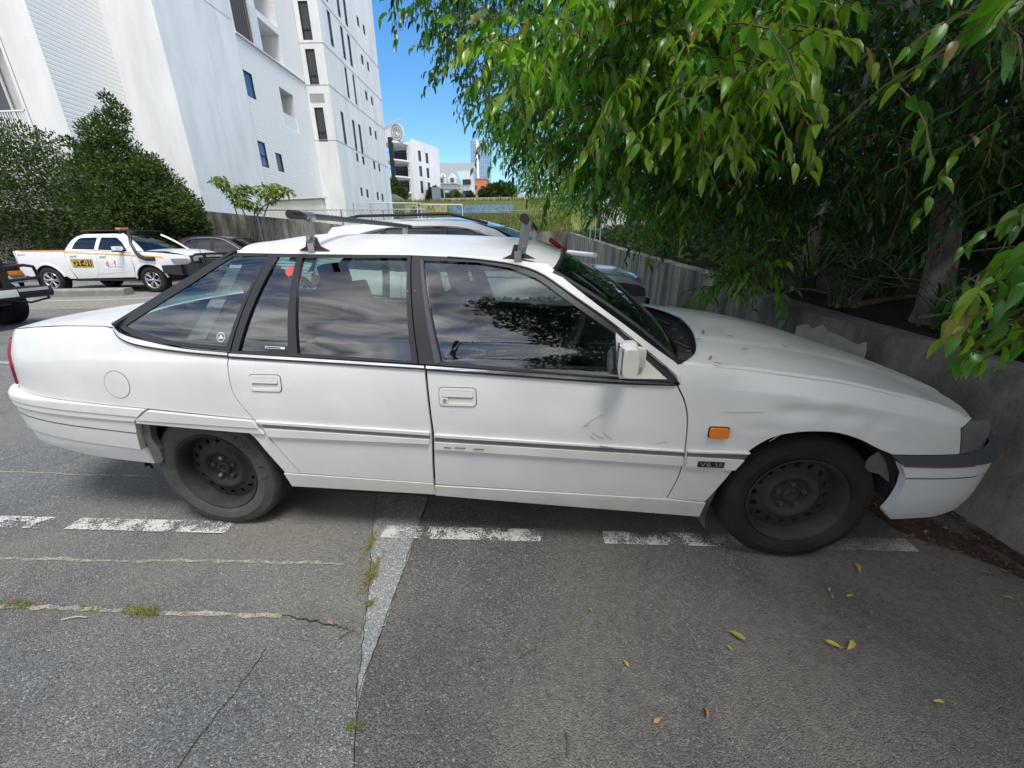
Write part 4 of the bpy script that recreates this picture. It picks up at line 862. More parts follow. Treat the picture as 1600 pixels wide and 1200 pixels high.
# dark inner shell, wheel wells and floor
def arch_poly(cx, r): return [(cx+r*math.cos(t), .315+r*math.sin(t)) for t in [math.pi*k/20 for k in range(21)]]
inner = [(-1.1, .60), (-.9, .52), (-.36, .45)] + arch_poly(.03, .39)[::-1] + [(.44, .22), (2.31, .22)] + arch_poly(2.72, .37)[::-1] + [(3.10, .40), (3.22, .45), (3.22, .70), (2.9, .80), (2.4, .88), (2.13, .885), (.26, .925), (-.2, .96), (-.6, .99), (-1.1, .95)]
for sg in (-1, 1): P('inner_shell', inner, M_DARK, off=-.035, thick=.01, sgn=sg)
for x, r in ((.03, .39), (2.72, .375)):
    for s in (-1, 1):
        m = MB(); n = 24
        m.grid(lambda u, w: (x+r*math.cos(math.pi*.96*u+.06), s*(.85-.36*w), .315+r*math.sin(math.pi*.96*u+.06)), n, 2); m.done('wheel_well', M_UNDER, car)
        MB().prism(arch_poly(x, r-.02), 'y', s*.49, s*.47).done('wheel_well', M_UNDER, car)
MB().box((1.45, 0, .21), (3.3, 1.2, .05)).box((.0, 0, .30), (.10, 1.3, .10)).box((1.37, 0, .26), (1.7, 1.55, .06)).done('underbody', M_UNDER, car)
MB().box((-.78, 0, .60), (.62, 1.3, .10)).done('boot_floor', M_UNDER, car); MB().box((2.75, 0, .45), (1.0, .9, .4)).done('engine_bay', M_UNDER, car)
# interior
MB().box((1.2, 0, .36), (1.9, 1.5, .04)).box((-.30, 0, .88), (.5, 1.4, .04)).box((.05, 0, .6), (.06, 1.45, .6)).done('cabin_floor', M_INT, car)
def seat(x, y, wdt, name, hr=True):
    m = MB().box((x, y, .55), (.52, wdt, .2), bev=.05).box((x-.30, y, .82), (.15, wdt, .60), Matrix.Rotation(R(-14), 3, 'Y'), .05)
    if hr:
        for yy in ([y] if wdt < .8 else [y-.35, y+.35]): m.box((x-.39, yy, 1.17), (.10, .27, .17), Matrix.Rotation(R(-10), 3, 'Y'), .04)
    return m.done(name, M_SEAT, car)
for s in (-1, 1): seat(1.40, s*.36, .50, 'front_seat')
seat(.52, 0, 1.30, 'rear_seat')
m = MB(); m.prism([(1.90, .66), (2.28, .60), (2.28, .915), (2.05, .935), (1.93, .90), (1.86, .80)], 'y', -.74, .74).done('dashboard', M_INT, car)
st = MB(); cc = Vector((1.72, -.36, .86)); ax = Matrix.Rotation(R(-64), 3, 'Y')
st.tube([cc+ax @ Vector((.19*math.cos(t), .19*math.sin(t), 0)) for t in [2*math.pi*k/28 for k in range(29)]], .016, 8, False)
for t in (0, 2.2, 4.1): st.tube([cc, cc+ax @ Vector((.19*math.cos(t), .19*math.sin(t), 0))], .018, 6)
st.tube([cc, cc+Vector((.28, 0, -.10))], .035, 8).done('steering_wheel', M_INT, car)
MB().box((1.72, .02, 1.235), (.03, .24, .06), bev=.012).tube([(1.74, .02, 1.26), (1.70, .02, 1.34)], .006, 6).done('rear_view_mirror', M_BLACKTRIM, car)
for s in (-1, 1):
    MB().tube([(1.13, s*.80, .88), (1.07, s*.69, 1.15), (1.04, s*.60, 1.30)], .035, 6).done('pillar_trim', M_INT, car)
    MB().box((1.05, s*.80, .72), (1.75, .03, .36)).done('door_lining', M_INT, car)
MB().tube([Vector((1.10, -.66, 1.26)), (1.13, -.66, 1.02), (1.17, -.71, .74)], .014, 6, flat=.2).done('seat_belt', plain('belt_grey', (.12, .12, .13), .7), car)
# door mirrors
for s in (-1, 1):
    m = MB(); o = Vector((1.945, s*.875, .985)); sec = []
    for u, hw, hh, dx in ((0, .035, .05, .02), (.3, .055, .072, .0), (.7, .058, .078, -.01), (1, .045, .06, -.005)):
        sec.append((s*u*.12, hw*.72, hh*.86, dx))
    def mr(u, w):
        k = u*3; i = min(int(k), 2); t = k-i; A, B = sec[i], sec[i+1]; y, hw, hh, dx = (A[j]+(B[j]-A[j])*t for j in range(4)); a = 2*math.pi*w
        ca, sa = math.cos(a), math.sin(a); e = .55
        return o+Vector((dx-.02+hw*abs(ca)**e*(1 if ca > 0 else -.7), y, hh*abs(sa)**e*(1 if sa > 0 else -1)-.008*u))
    m.grid(mr, 9, 28)
    for u in (0, 1): m.bm.faces.new([m.bm.verts.new(mr(u, k/28)) for k in range(28)])
    mo = m.done('door_mirror', M_CREAM, car)
    MB().box((1.895, s*.935, .981), (.005, .115, .098), bev=.002).done('mirror_glass', M_CHROME, mo)
    MB().box((1.975, s*.862, .965), (.06, .05, .08), bev=.015).done('mirror_foot', M_CREAM, mo)
# roof bars: clamp feet, posts and bar
for (nf, nb, fr, top) in (((486, 393), (487, 341), .565, 1.485), ((807, 411), (815, 350), 1.492, 1.462)):
    x0 = fr; zf = cub(*ZR, x0)+.006; yf = side(x0, zf)
    lean = .008 if fr < 1 else .03
    xb = x0+lean
    bar = MB().tube([(xb+.002, -.71, top+.012), (xb, -.4, top+.014), (xb, .4, top+.014), (xb+.002, .72, top+.012)], .0165, 12, flat=.8).done('roof_bar', plain('bar_grey', (.085, .083, .08), .5, .4, .5, 12), car)
    MB().tube([(xb+.002, -.73, top+.012), (xb+.001, -.655, top+.012)], .0175, 12).done('end_cap', M_PLASTIC, bar); MB().tube([(xb, -.635, top+.012), (xb, -.57, top+.012)], .0195, 12).done('bar_clamp', M_STEEL, bar)
    for s in (-1, 1):
        y = s*(-yf)
        ft = MB().box((xb-.002, s*(-yf+.012), (zf+top)/2+.015), (.037, .012, top-zf-.01), Matrix.Rotation(R(s*-6), 3, 'X') @ Matrix.Rotation(math.atan2(lean, top-zf), 3, 'Y'), .004).tube([(xb-.004, s*(-yf+.028), zf+.055), (xb-.004, s*(-yf-.004), zf+.055)], .010, 10).done('bar_foot', M_STEEL, bar)
        m = MB().prism([(x0-.065, 0), (x0-.028, .016), (x0-.016, .055), (x0+.022, .055), (x0+.034, .018), (x0+.075, -.002)], 'y', -.006, .012)
        for v in m.bm.verts: v.co.z += zf+.002; v.co.y += y*1.0
        m.done('clamp_bracket', M_RUST, bar)
        MB().box((x0+.002, s*(-yf+.013), zf+.004), (.03, .008, .055), bev=.003).done('clamp_hook', M_STEEL, bar)
# round sticker on the quarter glass
c = hx((344, 527))[0]
def ringp(r0, n=28): return [(c[0]+r0*math.cos(2*math.pi*k/n), c[1]+r0*1.05*math.sin(2*math.pi*k/n)) for k in range(n)]
M_STK = plain('sticker_white', (.62, .72, .72), .5, var=.05)
P('round_sticker', ringp(.019), M_STK, holes=[ringp(.0165)[::-1]], off=-.0035, thick=0)
P('round_sticker', [(c[0]-.011, c[1]-.006), (c[0]+.012, c[1]-.006), (c[0]+.010, c[1]+.001), (c[0]+.003, c[1]+.002), (c[0]+.004, c[1]+.011), (c[0]-.003, c[1]+.008), (c[0]-.004, c[1]+.002), (c[0]-.011, c[1]+.001)], M_STK, off=-.0035, thick=0)
cq = hx((451, 424))[0]; P('window_sticker', [(cq[0]+.017*math.cos(t*.5+.2)*(1+.2*math.cos(t)), cq[1]+.020*math.sin(t*.5+.2)) for t in range(12)], plain('sticker_red', (.62, .07, .06), .6), off=-.0085, thick=0)
u = hx((412, 542), (443, 544)); P('window_label', [(u[0][0], u[0][1]-.007), (u[1][0], u[1][1]-.007), (u[1][0], u[1][1]+.002), (u[0][0], u[0][1]+.002)], M_STK, holes=[[(u[0][0]+.003, u[0][1]-.005), (u[1][0]-.02, u[1][1]-.005), (u[1][0]-.02, u[1][1]), (u[0][0]+.003, u[0][1])][::-1]], off=-.0085, thick=0)
for k in range(11):  # thin pale lines fanned across the near quarter glass
    x0, x1 = 292+27*k/10, 360+17*k/10; q = [Vector(S_(x, z, -.003)) for x, z in hx((x0, 531-.12*k), ((x0+x1)/2, 474), (x1, 414))]; MB().tube(q, .0007, 4).done('pane_line', M_STK, car)
# scuffs on the front door and the dented fender
M_SCUFF = plain('scuff_mark', (.36, .355, .34), .6, var=.5, scale=80)
for pts in ([(908, 668), (921, 659), (935, 650), (942, 648)], [(911, 665), (922, 664)], [(925, 675), (936, 682), (944, 684)], [(921, 680), (931, 687)], [(941, 674), (952, 683), (957, 685)], [(1025, 692), (1043, 689)], [(936, 695), (957, 698)], [(1126, 644), (1185, 643), (1195, 645)], [(1201, 690), (1217, 680), (1203, 684)]):
    q = [Vector(S_(x, z, .0012 if pts[0][1] < 693 else .0125)) for x, z in cr_(hx(*pts), 4)]; MB().tube(q, [.0006]+[.0016]*(len(q)-2)+[.0005], 4, flat=.5).done('scratch', M_SCUFF, car)
for a, b in (((937, 694), (950, 696)), ((952, 697), (958, 698)), ((695, 696.5), (706, 697)), ((711, 697), (728, 697.5)), ((741, 699), (757, 699.5)), ((1130, 734), (1140, 736))):
    q = [Vector(S_(x, z, .0135)) for x, z in hx(a, b)]; MB().tube(q, .0022, 4, flat=.5).done('paint_chip', M_BLACKTRIM, car)
# ================================================================== other vehicles
def mkside(bz, by, tx, td):
    return lambda x, z: -(cub(bz, by, z)-cub(tx, td, x))
def surf(sf): return lambda x, z, o: (x, sf(x, z)-o, z)
def arch(cx, cz, r, a0=-20, a1=200, n=16): return [(cx+r*math.cos(R(a)), cz+r*math.sin(R(a))) for a in [a1+(a0-a1)*k/n for k in range(n+1)]]
M_TINT = glass('tinted_vehicle_glass', (.10, .12, .12), .10)
M_PLATE = plain('plate_white', (.62, .63, .60), .5, var=.05)

# ---------------------------------------------------------------- white pickup with canopy-less tray
def make_pickup():
    c = thing('pickup_truck', 'white dual-cab pickup with black bull bar, snorkel, orange stripe and DT-01 sign', 'pickup truck', (-13.289, 9.243, 0), R(2.58))
    wb = 3.185
    sf = mkside([.25, .4, .6, .9, 1.08, 1.17, 1.22, 1.55, 1.66], [.88, .905, .925, .93, .915, .90, .875, .70, .60], [-.95, -.88, -.75, -.5, 0, 3.2, 3.7, 4.0, 4.3, 4.45, 4.6], [.12, .06, .02, 0, 0, 0, .04, .09, .18, .30, .5]); S2 = surf(sf)
    bedf = mkside([.25, .45, .7, 1.0, 1.21], [.89, .915, .925, .92, .90], [-.95, -.85, -.7, 0, 1], [.10, .03, 0, 0, 0]); SB = surf(bedf)
    pw = paint('pickup_white', (.74, .75, .76), .28, .6, .03)
    for sg in (-1, 1):
        K = dict(sgn=sg, gap=.004, step=.09)
        bed = panel('tray_side', [(-.86, 1.20), (-.86, .62), (-.80, .50), (-.36, .44)] + arch(.02, .34, .46, 25, 168) + [(.62, .40), (.80, .40), (.72, .78), (.71, 1.20)], SB, pw, c, **K)
        panel('stripe', [(-.86, 1.165), (.71, 1.165), (.71, 1.205), (-.86, 1.205)], SB, M_ORANGE, bed, off=.004, thick=.004, sgn=sg, step=.2)
        panel('model_mark', [(-.78, 1.07), (-.52, 1.07), (-.50, 1.10), (-.76, 1.10)], SB, M_STEEL, bed, off=.003, thick=.003, sgn=sg)
        rd = panel('rear_door', [(.72, 1.17), (.72, .78), (.84, .40), (1.46, .415), (1.60, .60), (1.66, .90), (1.70, 1.19)], S2, pw, c, **K)
        fd = panel('front_door', [(1.70, 1.19), (1.66, .90), (1.60, .60), (1.46, .415), (2.66, .44), (2.72, .70), (2.74, 1.05), (2.73, 1.13)], S2, pw, c, **K)
        fen = panel('front_fender', [(2.74, 1.13), (2.74, .70), (2.66, .44), (2.74, .44)] + arch(wb, .35, .46, 18, 165) + [(3.68, .66), (4.22, .80), (4.36, .95), (4.30, 1.05), (3.6, 1.13), (2.9, 1.17)], S2, pw, c, **K)
        up = [(.72, 1.175), (.80, 1.34), (.90, 1.48), (1.02, 1.58), (1.20, 1.645), (2.2, 1.655), (2.45, 1.62), (2.66, 1.50), (2.86, 1.34), (3.06, 1.18), (2.74, 1.135), (1.70, 1.20)]
        rw = [(.93, 1.235), (1.00, 1.40), (1.10, 1.52), (1.20, 1.55), (1.67, 1.555), (1.63, 1.22)]; fw = [(1.74, 1.215), (1.79, 1.555), (2.27, 1.55), (2.46, 1.42), (2.66, 1.17)]
        panel('cab_frame', up, S2, pw, c, holes=[rw, fw], off=0, thick=.03, sgn=sg)
        panel('window', rw, S2, M_TINT, rd, off=-.012, thick=0, sgn=sg, gap=-.01); panel('window', fw, S2, M_TINT, fd, off=-.012, thick=0, sgn=sg, gap=-.01)
        for pd, a, b, z0, z1 in ((rd, .73, 1.69, 1.125, 1.155), (fd, 1.69, 2.73, 1.08, 1.12)): panel('stripe', [(a, z0+.01), (b, z0-.035), (b, z1-.035), (a, z1+.01)], S2, M_ORANGE, pd, off=.004, thick=.004, sgn=sg)
        panel('stripe', [(2.76, 1.03), (3.55, 1.00), (3.70, .965), (3.62, 1.03), (2.76, 1.075)], S2, M_ORANGE, fen, off=.004, thick=.004, sgn=sg)
        for pd, x, z in ((rd, .86, 1.055), (fd, 1.76, 1.035)): panel('door_handle', [(x, z), (x+.22, z), (x+.22, z+.035), (x, z+.035)], S2, pw, pd, off=.03, thick=.035, sgn=sg, step=.2)
        panel('door_crease', [(1.5, .52), (2.6, .60), (2.6, .606), (1.5, .528)], S2, M_STEEL, fd, off=.001, thick=.002, sgn=sg)
        panel('side_step', [(.78, .335), (2.72, .345), (2.72, .40), (.80, .395)], S2, M_PLASTIC, c, off=.02, thick=.12, sgn=sg)
        panel('flare', arch(.02, .34, .50, 15, 172) + arch(.02, .34, .455, 15, 172)[::-1], SB, pw, bed, off=.02, thick=.03, sgn=sg, step=.1)
        panel('flare', arch(wb, .35, .50, 10, 172) + arch(wb, .35, .455, 10, 172)[::-1], S2, pw, fen, off=.02, thick=.03, sgn=sg, step=.1)
        wheel(c, (0, sg*.93, .36), sg, Rt=.37, wd=.26, Rr=.235, style='alloy', nspoke=6); wheel(c, (wb, sg*.93, .36), sg, Rt=.37, wd=.26, Rr=.235, style='alloy', nspoke=6)
        mi = MB().box((2.52, sg*1.03, 1.235), (.13, .24, .15), bev=.04).done('door_mirror', pw, c); MB().box((2.515, sg*1.03, 1.185), (.135, .235, .06), bev=.02).box((2.55, sg*.92, 1.19), (.07, .1, .05)).done('mirror_base', M_PLASTIC, mi)
        panel('headlight', [(3.86, .96), (4.30, .965), (4.36, .88), (4.28, .81), (3.92, .815)], S2, M_HEAD, c, off=.008, thick=.04, sgn=sg)
        panel('tail_lamp', [(-.945, 1.15), (-.87, 1.15), (-.87, .80), (-.945, .80)], SB, M_RED, c, off=.004, thick=.06, sgn=sg)
    def d_(x, z, o=.006): return Vector(S2(x, z, o))
    # door signs, reading toward the camera side
    sg_ = panel('number_sign', [(.86, .725), (1.49, .725), (1.53, .96), (.84, .965)], S2, M_BLACKTRIM, c, off=.004, thick=.004)
    panel('sign_edge', [(.87, .735), (1.48, .735), (1.515, .95), (.85, .955)], S2, M_YELLOW, sg_, holes=[[(.89, .75), (1.465, .75), (1.495, .935), (.87, .94)][::-1]], off=.005, thick=.002)
    p = d_(1.18, .845, .009); text('sign_lettering', 'DT-01', .21, p, (R(90), 0, 0), M_YELLOW, sg_, .001, sx=1.08, bold=.001)
    lp = panel('logo_plate', [(1.83, .66), (2.42, .675), (2.47, .94), (1.87, .94)], S2, M_WHITEFLAT, c, off=.004, thick=.003)
    mr_ = plain('logo_red', (.55, .03, .10), .5); mp2_ = plain('logo_pink', (.70, .38, .42), .5); mg_ = plain('logo_grey', (.42, .36, .38), .5)
    for s_, x in (('d', 1.95), ('f', 2.19)): q = d_(x, .83, .008); text('logo_lettering', s_, .21, q, (R(90), 0, 0), mr_, lp, .001, bold=.002)
    for x0, x1, z in ((2.01, 2.14, .815), (2.25, 2.40, .815), (1.92, 2.38, .745), (1.92, 2.38, .72)): panel('logo_rule', [(x0, z), (x1, z), (x1, z+.010 if z < .8 else z+.018), (x0, z+.010 if z < .8 else z+.018)], S2, mg_ if z < .8 else mp2_, lp, off=.006, thick=.002)
    # roof, screen, bonnet, tray
    zr = lambda x: cub([.9, 1.2, 2.2, 2.5], [1.60, 1.645, 1.655, 1.615], x)
    MB().grid(lambda u, w: (lambda v, x: (x, -v*sf(x, zr(x)-.0), zr(x)+.035*(1-v*v)))(2*w-1, 1.02+1.43*u-.0*w), 12, 14).done('cab_roof', pw, c)
    ws_ = lambda u, w: (lambda v: Vector((2.47-.06*v*v, .62*v, 1.645+.025*(1-v*v))).lerp(Vector((3.22-.16*v*v, .83*v, 1.15+.04*(1-v*v))), u)+Vector((.02, 0, .03))*(4*u*(1-u)))(2*w-1)
    MB().grid(ws_, 8, 14).done('windscreen', M_TINT, c)
    for w in (0, 1): MB().tube([ws_(k/8, w) for k in range(9)], .03, 6).done('pillar', pw, c)
    MB().grid(lambda u, w: (lambda v, x: (x-.14*v*v*(u > .5), v*.80*(1-.12*u*u), 1.175-.02*u-.13*max(0, u-.45)**1.4*2+.05*(1-v*v)))(2*w-1, 3.12+1.33*u), 16, 16).done('bonnet', pw, c)
    MB().box((4.40, 0, .86), (.08, .9, .24), bev=.02).done('grille', M_BLACKGLOSS, c)
    for k in range(3): MB().box((4.445, 0, .80+.06*k), (.015, .86, .02)).done('grille_bar', M_STEEL, c)
    MB().box((-.1, 0, .62), (1.6, 1.68, .06)).box((.70, 0, .9), (.05, 1.7, .6)).done('tray_floor', M_PLASTIC, c)
    MB().grid(lambda u, w: (-.88+1.60*u, -.89+1.78*w, 1.225), 2, 2).done('tray_cover', M_BLACKMETAL, c)
    MB().box((-.91, 0, .88), (.05, 1.72, .62), bev=.02).done('tailgate', pw, c); MB().box((-.96, 0, .52), (.16, 1.7, .16), bev=.03).done('rear_bumper', M_PLASTIC, c)
    MB().box((1.8, 0, .45), (3.6, 1.3, .25)).box((1.9, 0, .62), (2.2, 1.6, .3)).done('chassis', M_UNDER, c)
    for sg in (-1, 1): MB().box((1.62, sg*.32, .98), (.2, .5, .9), bev=.06).done('seat', M_SEAT, c)
    # bull bar
    b = MB().prism([(4.15, .50), (4.62, .50), (4.70, .62), (4.66, .80), (4.15, .80)], 'y', -.88, .88).done('bull_bar', M_BLACKMETAL, c, False)
    for sg in (-1, 1):
        MB().prism([(3.62, .56), (4.2, .50), (4.2, .80), (3.62, .78)], 'y', sg*.80, sg*.965).done('bar_wing', M_BLACKMETAL, b, False)
        MB().tube([(4.52, sg*.86, .78), (4.50, sg*.86, 1.00), (4.52, sg*.72, 1.07), (4.60, sg*.40, 1.08)], .035, 8).done('bar_hoop', M_BLACKMETAL, b); MB().tube([(4.58, sg*.42, .78), (4.52, sg*.40, 1.09)], .04, 8).done('bar_upright', M_BLACKMETAL, b)
        MB().lathe([(.065, 0), (.055, -.02), (.0005, -.03)], (0, 0, 0), 16, 'x').done('fog_lamp', M_HEAD, b).location = (4.70, sg*.62, .68)
        MB().box((4.67, sg*.44, .72), (.03, .16, .035), bev=.01).done('marker_lamp', M_STEEL, b)
    MB().tube([(4.60, -.40, 1.08), (4.60, .40, 1.08)], .035, 8).done('bar_top', M_BLACKMETAL, b); MB().box((4.705, .0, .64), (.01, .37, .11)).done('number_plate', M_PLATE, b)
    # snorkel on the near side, roof tray and beacon, aerial
    MB().tube([(2.66, -.66, 1.70), (2.68, -.70, 1.60), (2.72, -.765, 1.40), (2.90, -.88, 1.16), (3.05, -.945, 1.02), (3.2, -.955, .965), (3.45, -.95, .965)], [.05, .048, .05, .055, .062, .06, .055], 8).box((2.74, -.66, 1.70), (.17, .10, .10), bev=.03).done('snorkel', M_PLASTIC, c)
    MB().box((1.8, 0, 1.745), (1.30, 1.2, .04), bev=.01).box((1.3, 0, 1.71), (.04, 1.2, .06)).box((2.3, 0, 1.71), (.04, 1.2, .06)).done('roof_tray', M_BLACKMETAL, c)
    MB().box((1.90, -.1, 1.80), (.15, .28, .07), bev=.025).done('beacon', M_AMBER, c)
    MB().tube([(2.70, -.70, 1.62), (2.48, -.70, 1.80)], .005, 5).done('aerial', M_BLACKMETAL, c); MB().tube([(4.40, -.35, 1.08), (4.36, -.35, 1.62)], .008, 5).done('aerial', M_BLACKMETAL, c)
make_pickup()

# ---------------------------------------------------------------- the other parked cars: one builder, different sizes and fittings
def make_car(name, label, cat, loc, rz, pm, Lw=2.65, H=1.66, ro=.85, fo=.90, Wd=.91, rails=False, tint=None, lampdark=False):
    c = thing(name, label, cat, loc, rz); wb = Lw; e0, e1_ = -ro, wb+fo; zb = H*.62; zc = H*(.645 if rails else .615)
    sf = mkside([.2, .35, .6, .85, zb-.03, zb+.02, H-.12, H-.02, H+.1], [Wd-.08, Wd-.03, Wd, Wd-.005, Wd-.04, Wd-.07, Wd-.27, Wd-.33, Wd-.42], [e0, e0+.08, e0+.25, e0+.6, .4, wb-.2, wb+.3, e1_-.4, e1_-.2, e1_-.06, e1_], [.45, .22, .08, .02, 0, 0, .01, .06, .14, .30, .5]); S2 = surf(sf); tint = tint or M_TINT
    x0, x1 = -.42, wb*.62; dm = wb*.36
    for sg in (-1, 1):
        K = dict(sgn=sg, gap=.004, step=.10)
        q = panel('rear_quarter_panel', [(e0+.05, zb+.03), (e0+.02, .62), (e0+.05, .42), (-.40, .36)] + arch(0, .33, .38, 10, 170) + [(.42, .55), (.44, zb)], S2, pm, c, **K)
        panel('rear_door', [(.44, zb), (.42, .55), (.40, .30), (dm+.0, .29), (dm, zb-.015)], S2, pm, c, **K)
        fd = panel('front_door', [(dm, zb-.015), (dm, .29), (wb-.50, .29), (wb-.48, .6), (wb-.50, zb-.04)], S2, pm, c, **K)
        f = panel('front_fender', [(wb-.50, zb-.04), (wb-.48, .6), (wb-.50, .29), (wb-.40, .29)] + arch(wb, .33, .38, 10, 172) + [(wb+.42, .42), (e1_-.10, .55), (e1_-.05, .80), (e1_-.18, zc-.12), (wb+.35, zc-.05), (wb-.1, zc-.015)], S2, pm, c, **K)
        up = [(e0+.12, zb+.02), (e0+.30, H-.22), (e0+.42, H-.08), (.2, H-.02), (.9, H-.005), (1.25, H-.03), (1.55, H-.12), (1.85, H-.29), (wb-.42, zb+.12), (wb-.10, zb-.03), (.44, zb)]
        g = [(e0+.55, zb+.07), (e0+.68, H-.20), (.25, H-.10), (.9, H-.085), (1.22, H-.115), (1.50, H-.20), (1.80, H-.37), (wb-.48, zb+.05), (.44, zb+.035)]
        fr = panel('window_frame', up, S2, pm, c, holes=[g], thick=.03, sgn=sg)
        panel('window', g, S2, tint, c, off=-.012, thick=0, sgn=sg, gap=-.01)
        panel('pillar', [(dm-.07, zb+.03), (dm+.03, zb+.03), (dm-.0, H-.09), (dm-.09, H-.085)], S2, M_BLACKTRIM, fr, off=.0, thick=.01, sgn=sg); panel('pillar', [(.36, zb+.03), (.44, zb+.03), (.20, H-.11), (.13, H-.12)], S2, M_BLACKTRIM, fr, off=.0, thick=.01, sgn=sg)
        tr = [Vector(S2(x, z+.012, .008)) for x, z in cr_(g[1:8], 4)]; MB().tube([v if sg < 0 else Vector((v.x, -v.y, v.z)) for v in tr], .012, 6).done('window_trim', M_CHROME, fr)
        panel('sill_panel', [(.36, .24), (wb-.38, .24), (wb-.38, .30), (.36, .30)], S2, M_PLASTIC, c, off=.01, thick=.1, sgn=sg)
        panel('headlight', [(e1_-.62, zc-.085), (e1_-.20, zc-.15), (e1_-.10, zc-.20), (e1_-.08, zc-.29), (e1_-.30, zc-.27)], S2, M_SMOKE if lampdark else M_HEAD, c, off=.006, thick=.03, sgn=sg)
        panel('tail_lamp', [(e0+.04, zb), (e0+.40, zb-.02), (e0+.36, zb-.14), (e0+.03, zb-.18)], S2, M_RED, c, off=.006, thick=.03, sgn=sg)
        for x in (.52, dm+.08): panel('door_handle', [(x, zb-.10), (x+.17, zb-.105), (x+.17, zb-.075), (x, zb-.07)], S2, pm, c, off=.03, thick=.03, sgn=sg)
        for x in (0, wb): wheel(c, (x, sg*(Wd-.03), .335), sg, Rt=.34, wd=.22, Rr=.225, style='alloy', nspoke=5)
        m = MB().box((wb-.62, sg*(Wd+.06), zb+.06), (.13, .20, .14), bev=.045).box((wb-.58, sg*(Wd-.05), zb+.02), (.06, .1, .05)).done('door_mirror', pm, c)
        if rails: MB().tube([(e0+.55, sg*(Wd-.32), H+.005), (e0+.8, sg*(Wd-.32), H+.045), (1.0, sg*(Wd-.33), H+.055), (1.45, sg*(Wd-.34), H-.05)], .018, 6).done('roof_rail', M_BLACKMETAL, c)
        MB().grid(lambda u, w: (0+.38*math.cos(math.pi*u), sg*(Wd-.02-.3*w), .33+.38*math.sin(math.pi*u)), 12, 1).grid(lambda u, w: (wb+.38*math.cos(math.pi*u), sg*(Wd-.02-.3*w), .33+.38*math.sin(math.pi*u)), 12, 1).done('wheel_well', M_UNDER, c)
    zr = lambda x: cub([e0+.3, .2, .9, 1.25, 1.6], [H-.10, H-.02, H-.005, H-.03, H-.12], x)
    MB().grid(lambda u, w: (lambda v, x: (x, -v*sf(x, zr(x)), zr(x)+.05*(1-v*v)))(2*w-1, e0+.38+(1.62-.12*(2*w-1)**2-e0-.38)*u), 14, 14).done('roof', pm, c)
    rt = lambda v: (lambda x: Vector((x, -v*sf(x, zr(x)), zr(x)+.05*(1-v*v))))(1.60-.12*v*v)
    MB().grid(lambda u, w: (lambda v: rt(v).lerp(Vector((wb-.02-.28*v*v, (Wd-.10)*v, zc+.02-.02*v*v)), u)+Vector((.02, 0, .03))*(4*u*(1-u)))((2*w-1)*.98), 8, 14).done('windscreen', tint, c)
    MB().grid(lambda u, w: (lambda v, x: (x-.30*v*v*u*u, v*(Wd-.11)*(1-.06*u*u), zc+.035*(1-v*v)-.045*u-.16*max(0, u-.55)**1.6*2))(2*w-1, wb-.06-.22*(2*w-1)**2*0+(fo-.02)*u), 16, 16).done('bonnet', pm, c)
    MB().grid(lambda u, w: (lambda v: Vector((e0+.40, (Wd-.36)*v, H-.07+.03*(1-v*v))).lerp(Vector((e0+.02+.1*v*v, (Wd-.13)*v, zb+.02)), u))(2*w-1), 6, 10).done('rear_window', M_TINT, c)
    for xe, s, nm in ((e0, -1, 'rear_bumper'), (e1_, 1, 'front_bumper')):
        MB().grid(lambda u, w: (lambda v: (xe-s*(.02+.42*abs(v)**3+.05*abs(u-.45)), v*(Wd-.06), .27+(zb-.35)*u))(2*w-1), 6, 18).done(nm, pm, c)
    MB().box((e1_-.005, 0, .62), (.04, 1.0, .22), bev=.02).done('grille', M_BLACKGLOSS, c)
    MB().box((wb/2, 0, .28), (wb+.9, 1.35, .10)).box((wb/2-.3, 0, .50), (wb-.9, 1.5, .35)).done('underbody', M_UNDER, c)
    for x in (.35, 1.25): 
        for s in (-1, 1): MB().box((x, s*.36, H*.55), (.16, .46, .75), Matrix.Rotation(R(-12), 3, 'Y'), .05).done('seat', M_SEAT, c)
    return c
PW = paint('suv_white', (.72, .73, .74), .22, .8, .02)
make_car('suv_car', 'white SUV with roof rails, parked on the far side of the old sedan', 'car', (-.55, 3.17, 0), R(-1), PW, 2.70, 1.64, .92, .72, .92, True, lampdark=True)
make_car('hatchback_car', 'white hatchback of which only the roof shows, beyond the white SUV', 'car', (-3.95, 6.9, 0), R(1), paint('hatch_white', (.78, .79, .80), .25, .7, .03), 2.55, 1.49, .75, .80, .86)
make_car('red_car', 'dark red SUV with black glass, parked behind the bull bar of the pickup', 'car', (-11.15, 11.75, 0), R(2), paint('dark_red_paint', (.030, .004, .006), .22, .8, .1), 2.65, 1.62, .75, .85, .90, tint=plain('black_glass', (.006, .006, .007), .08))

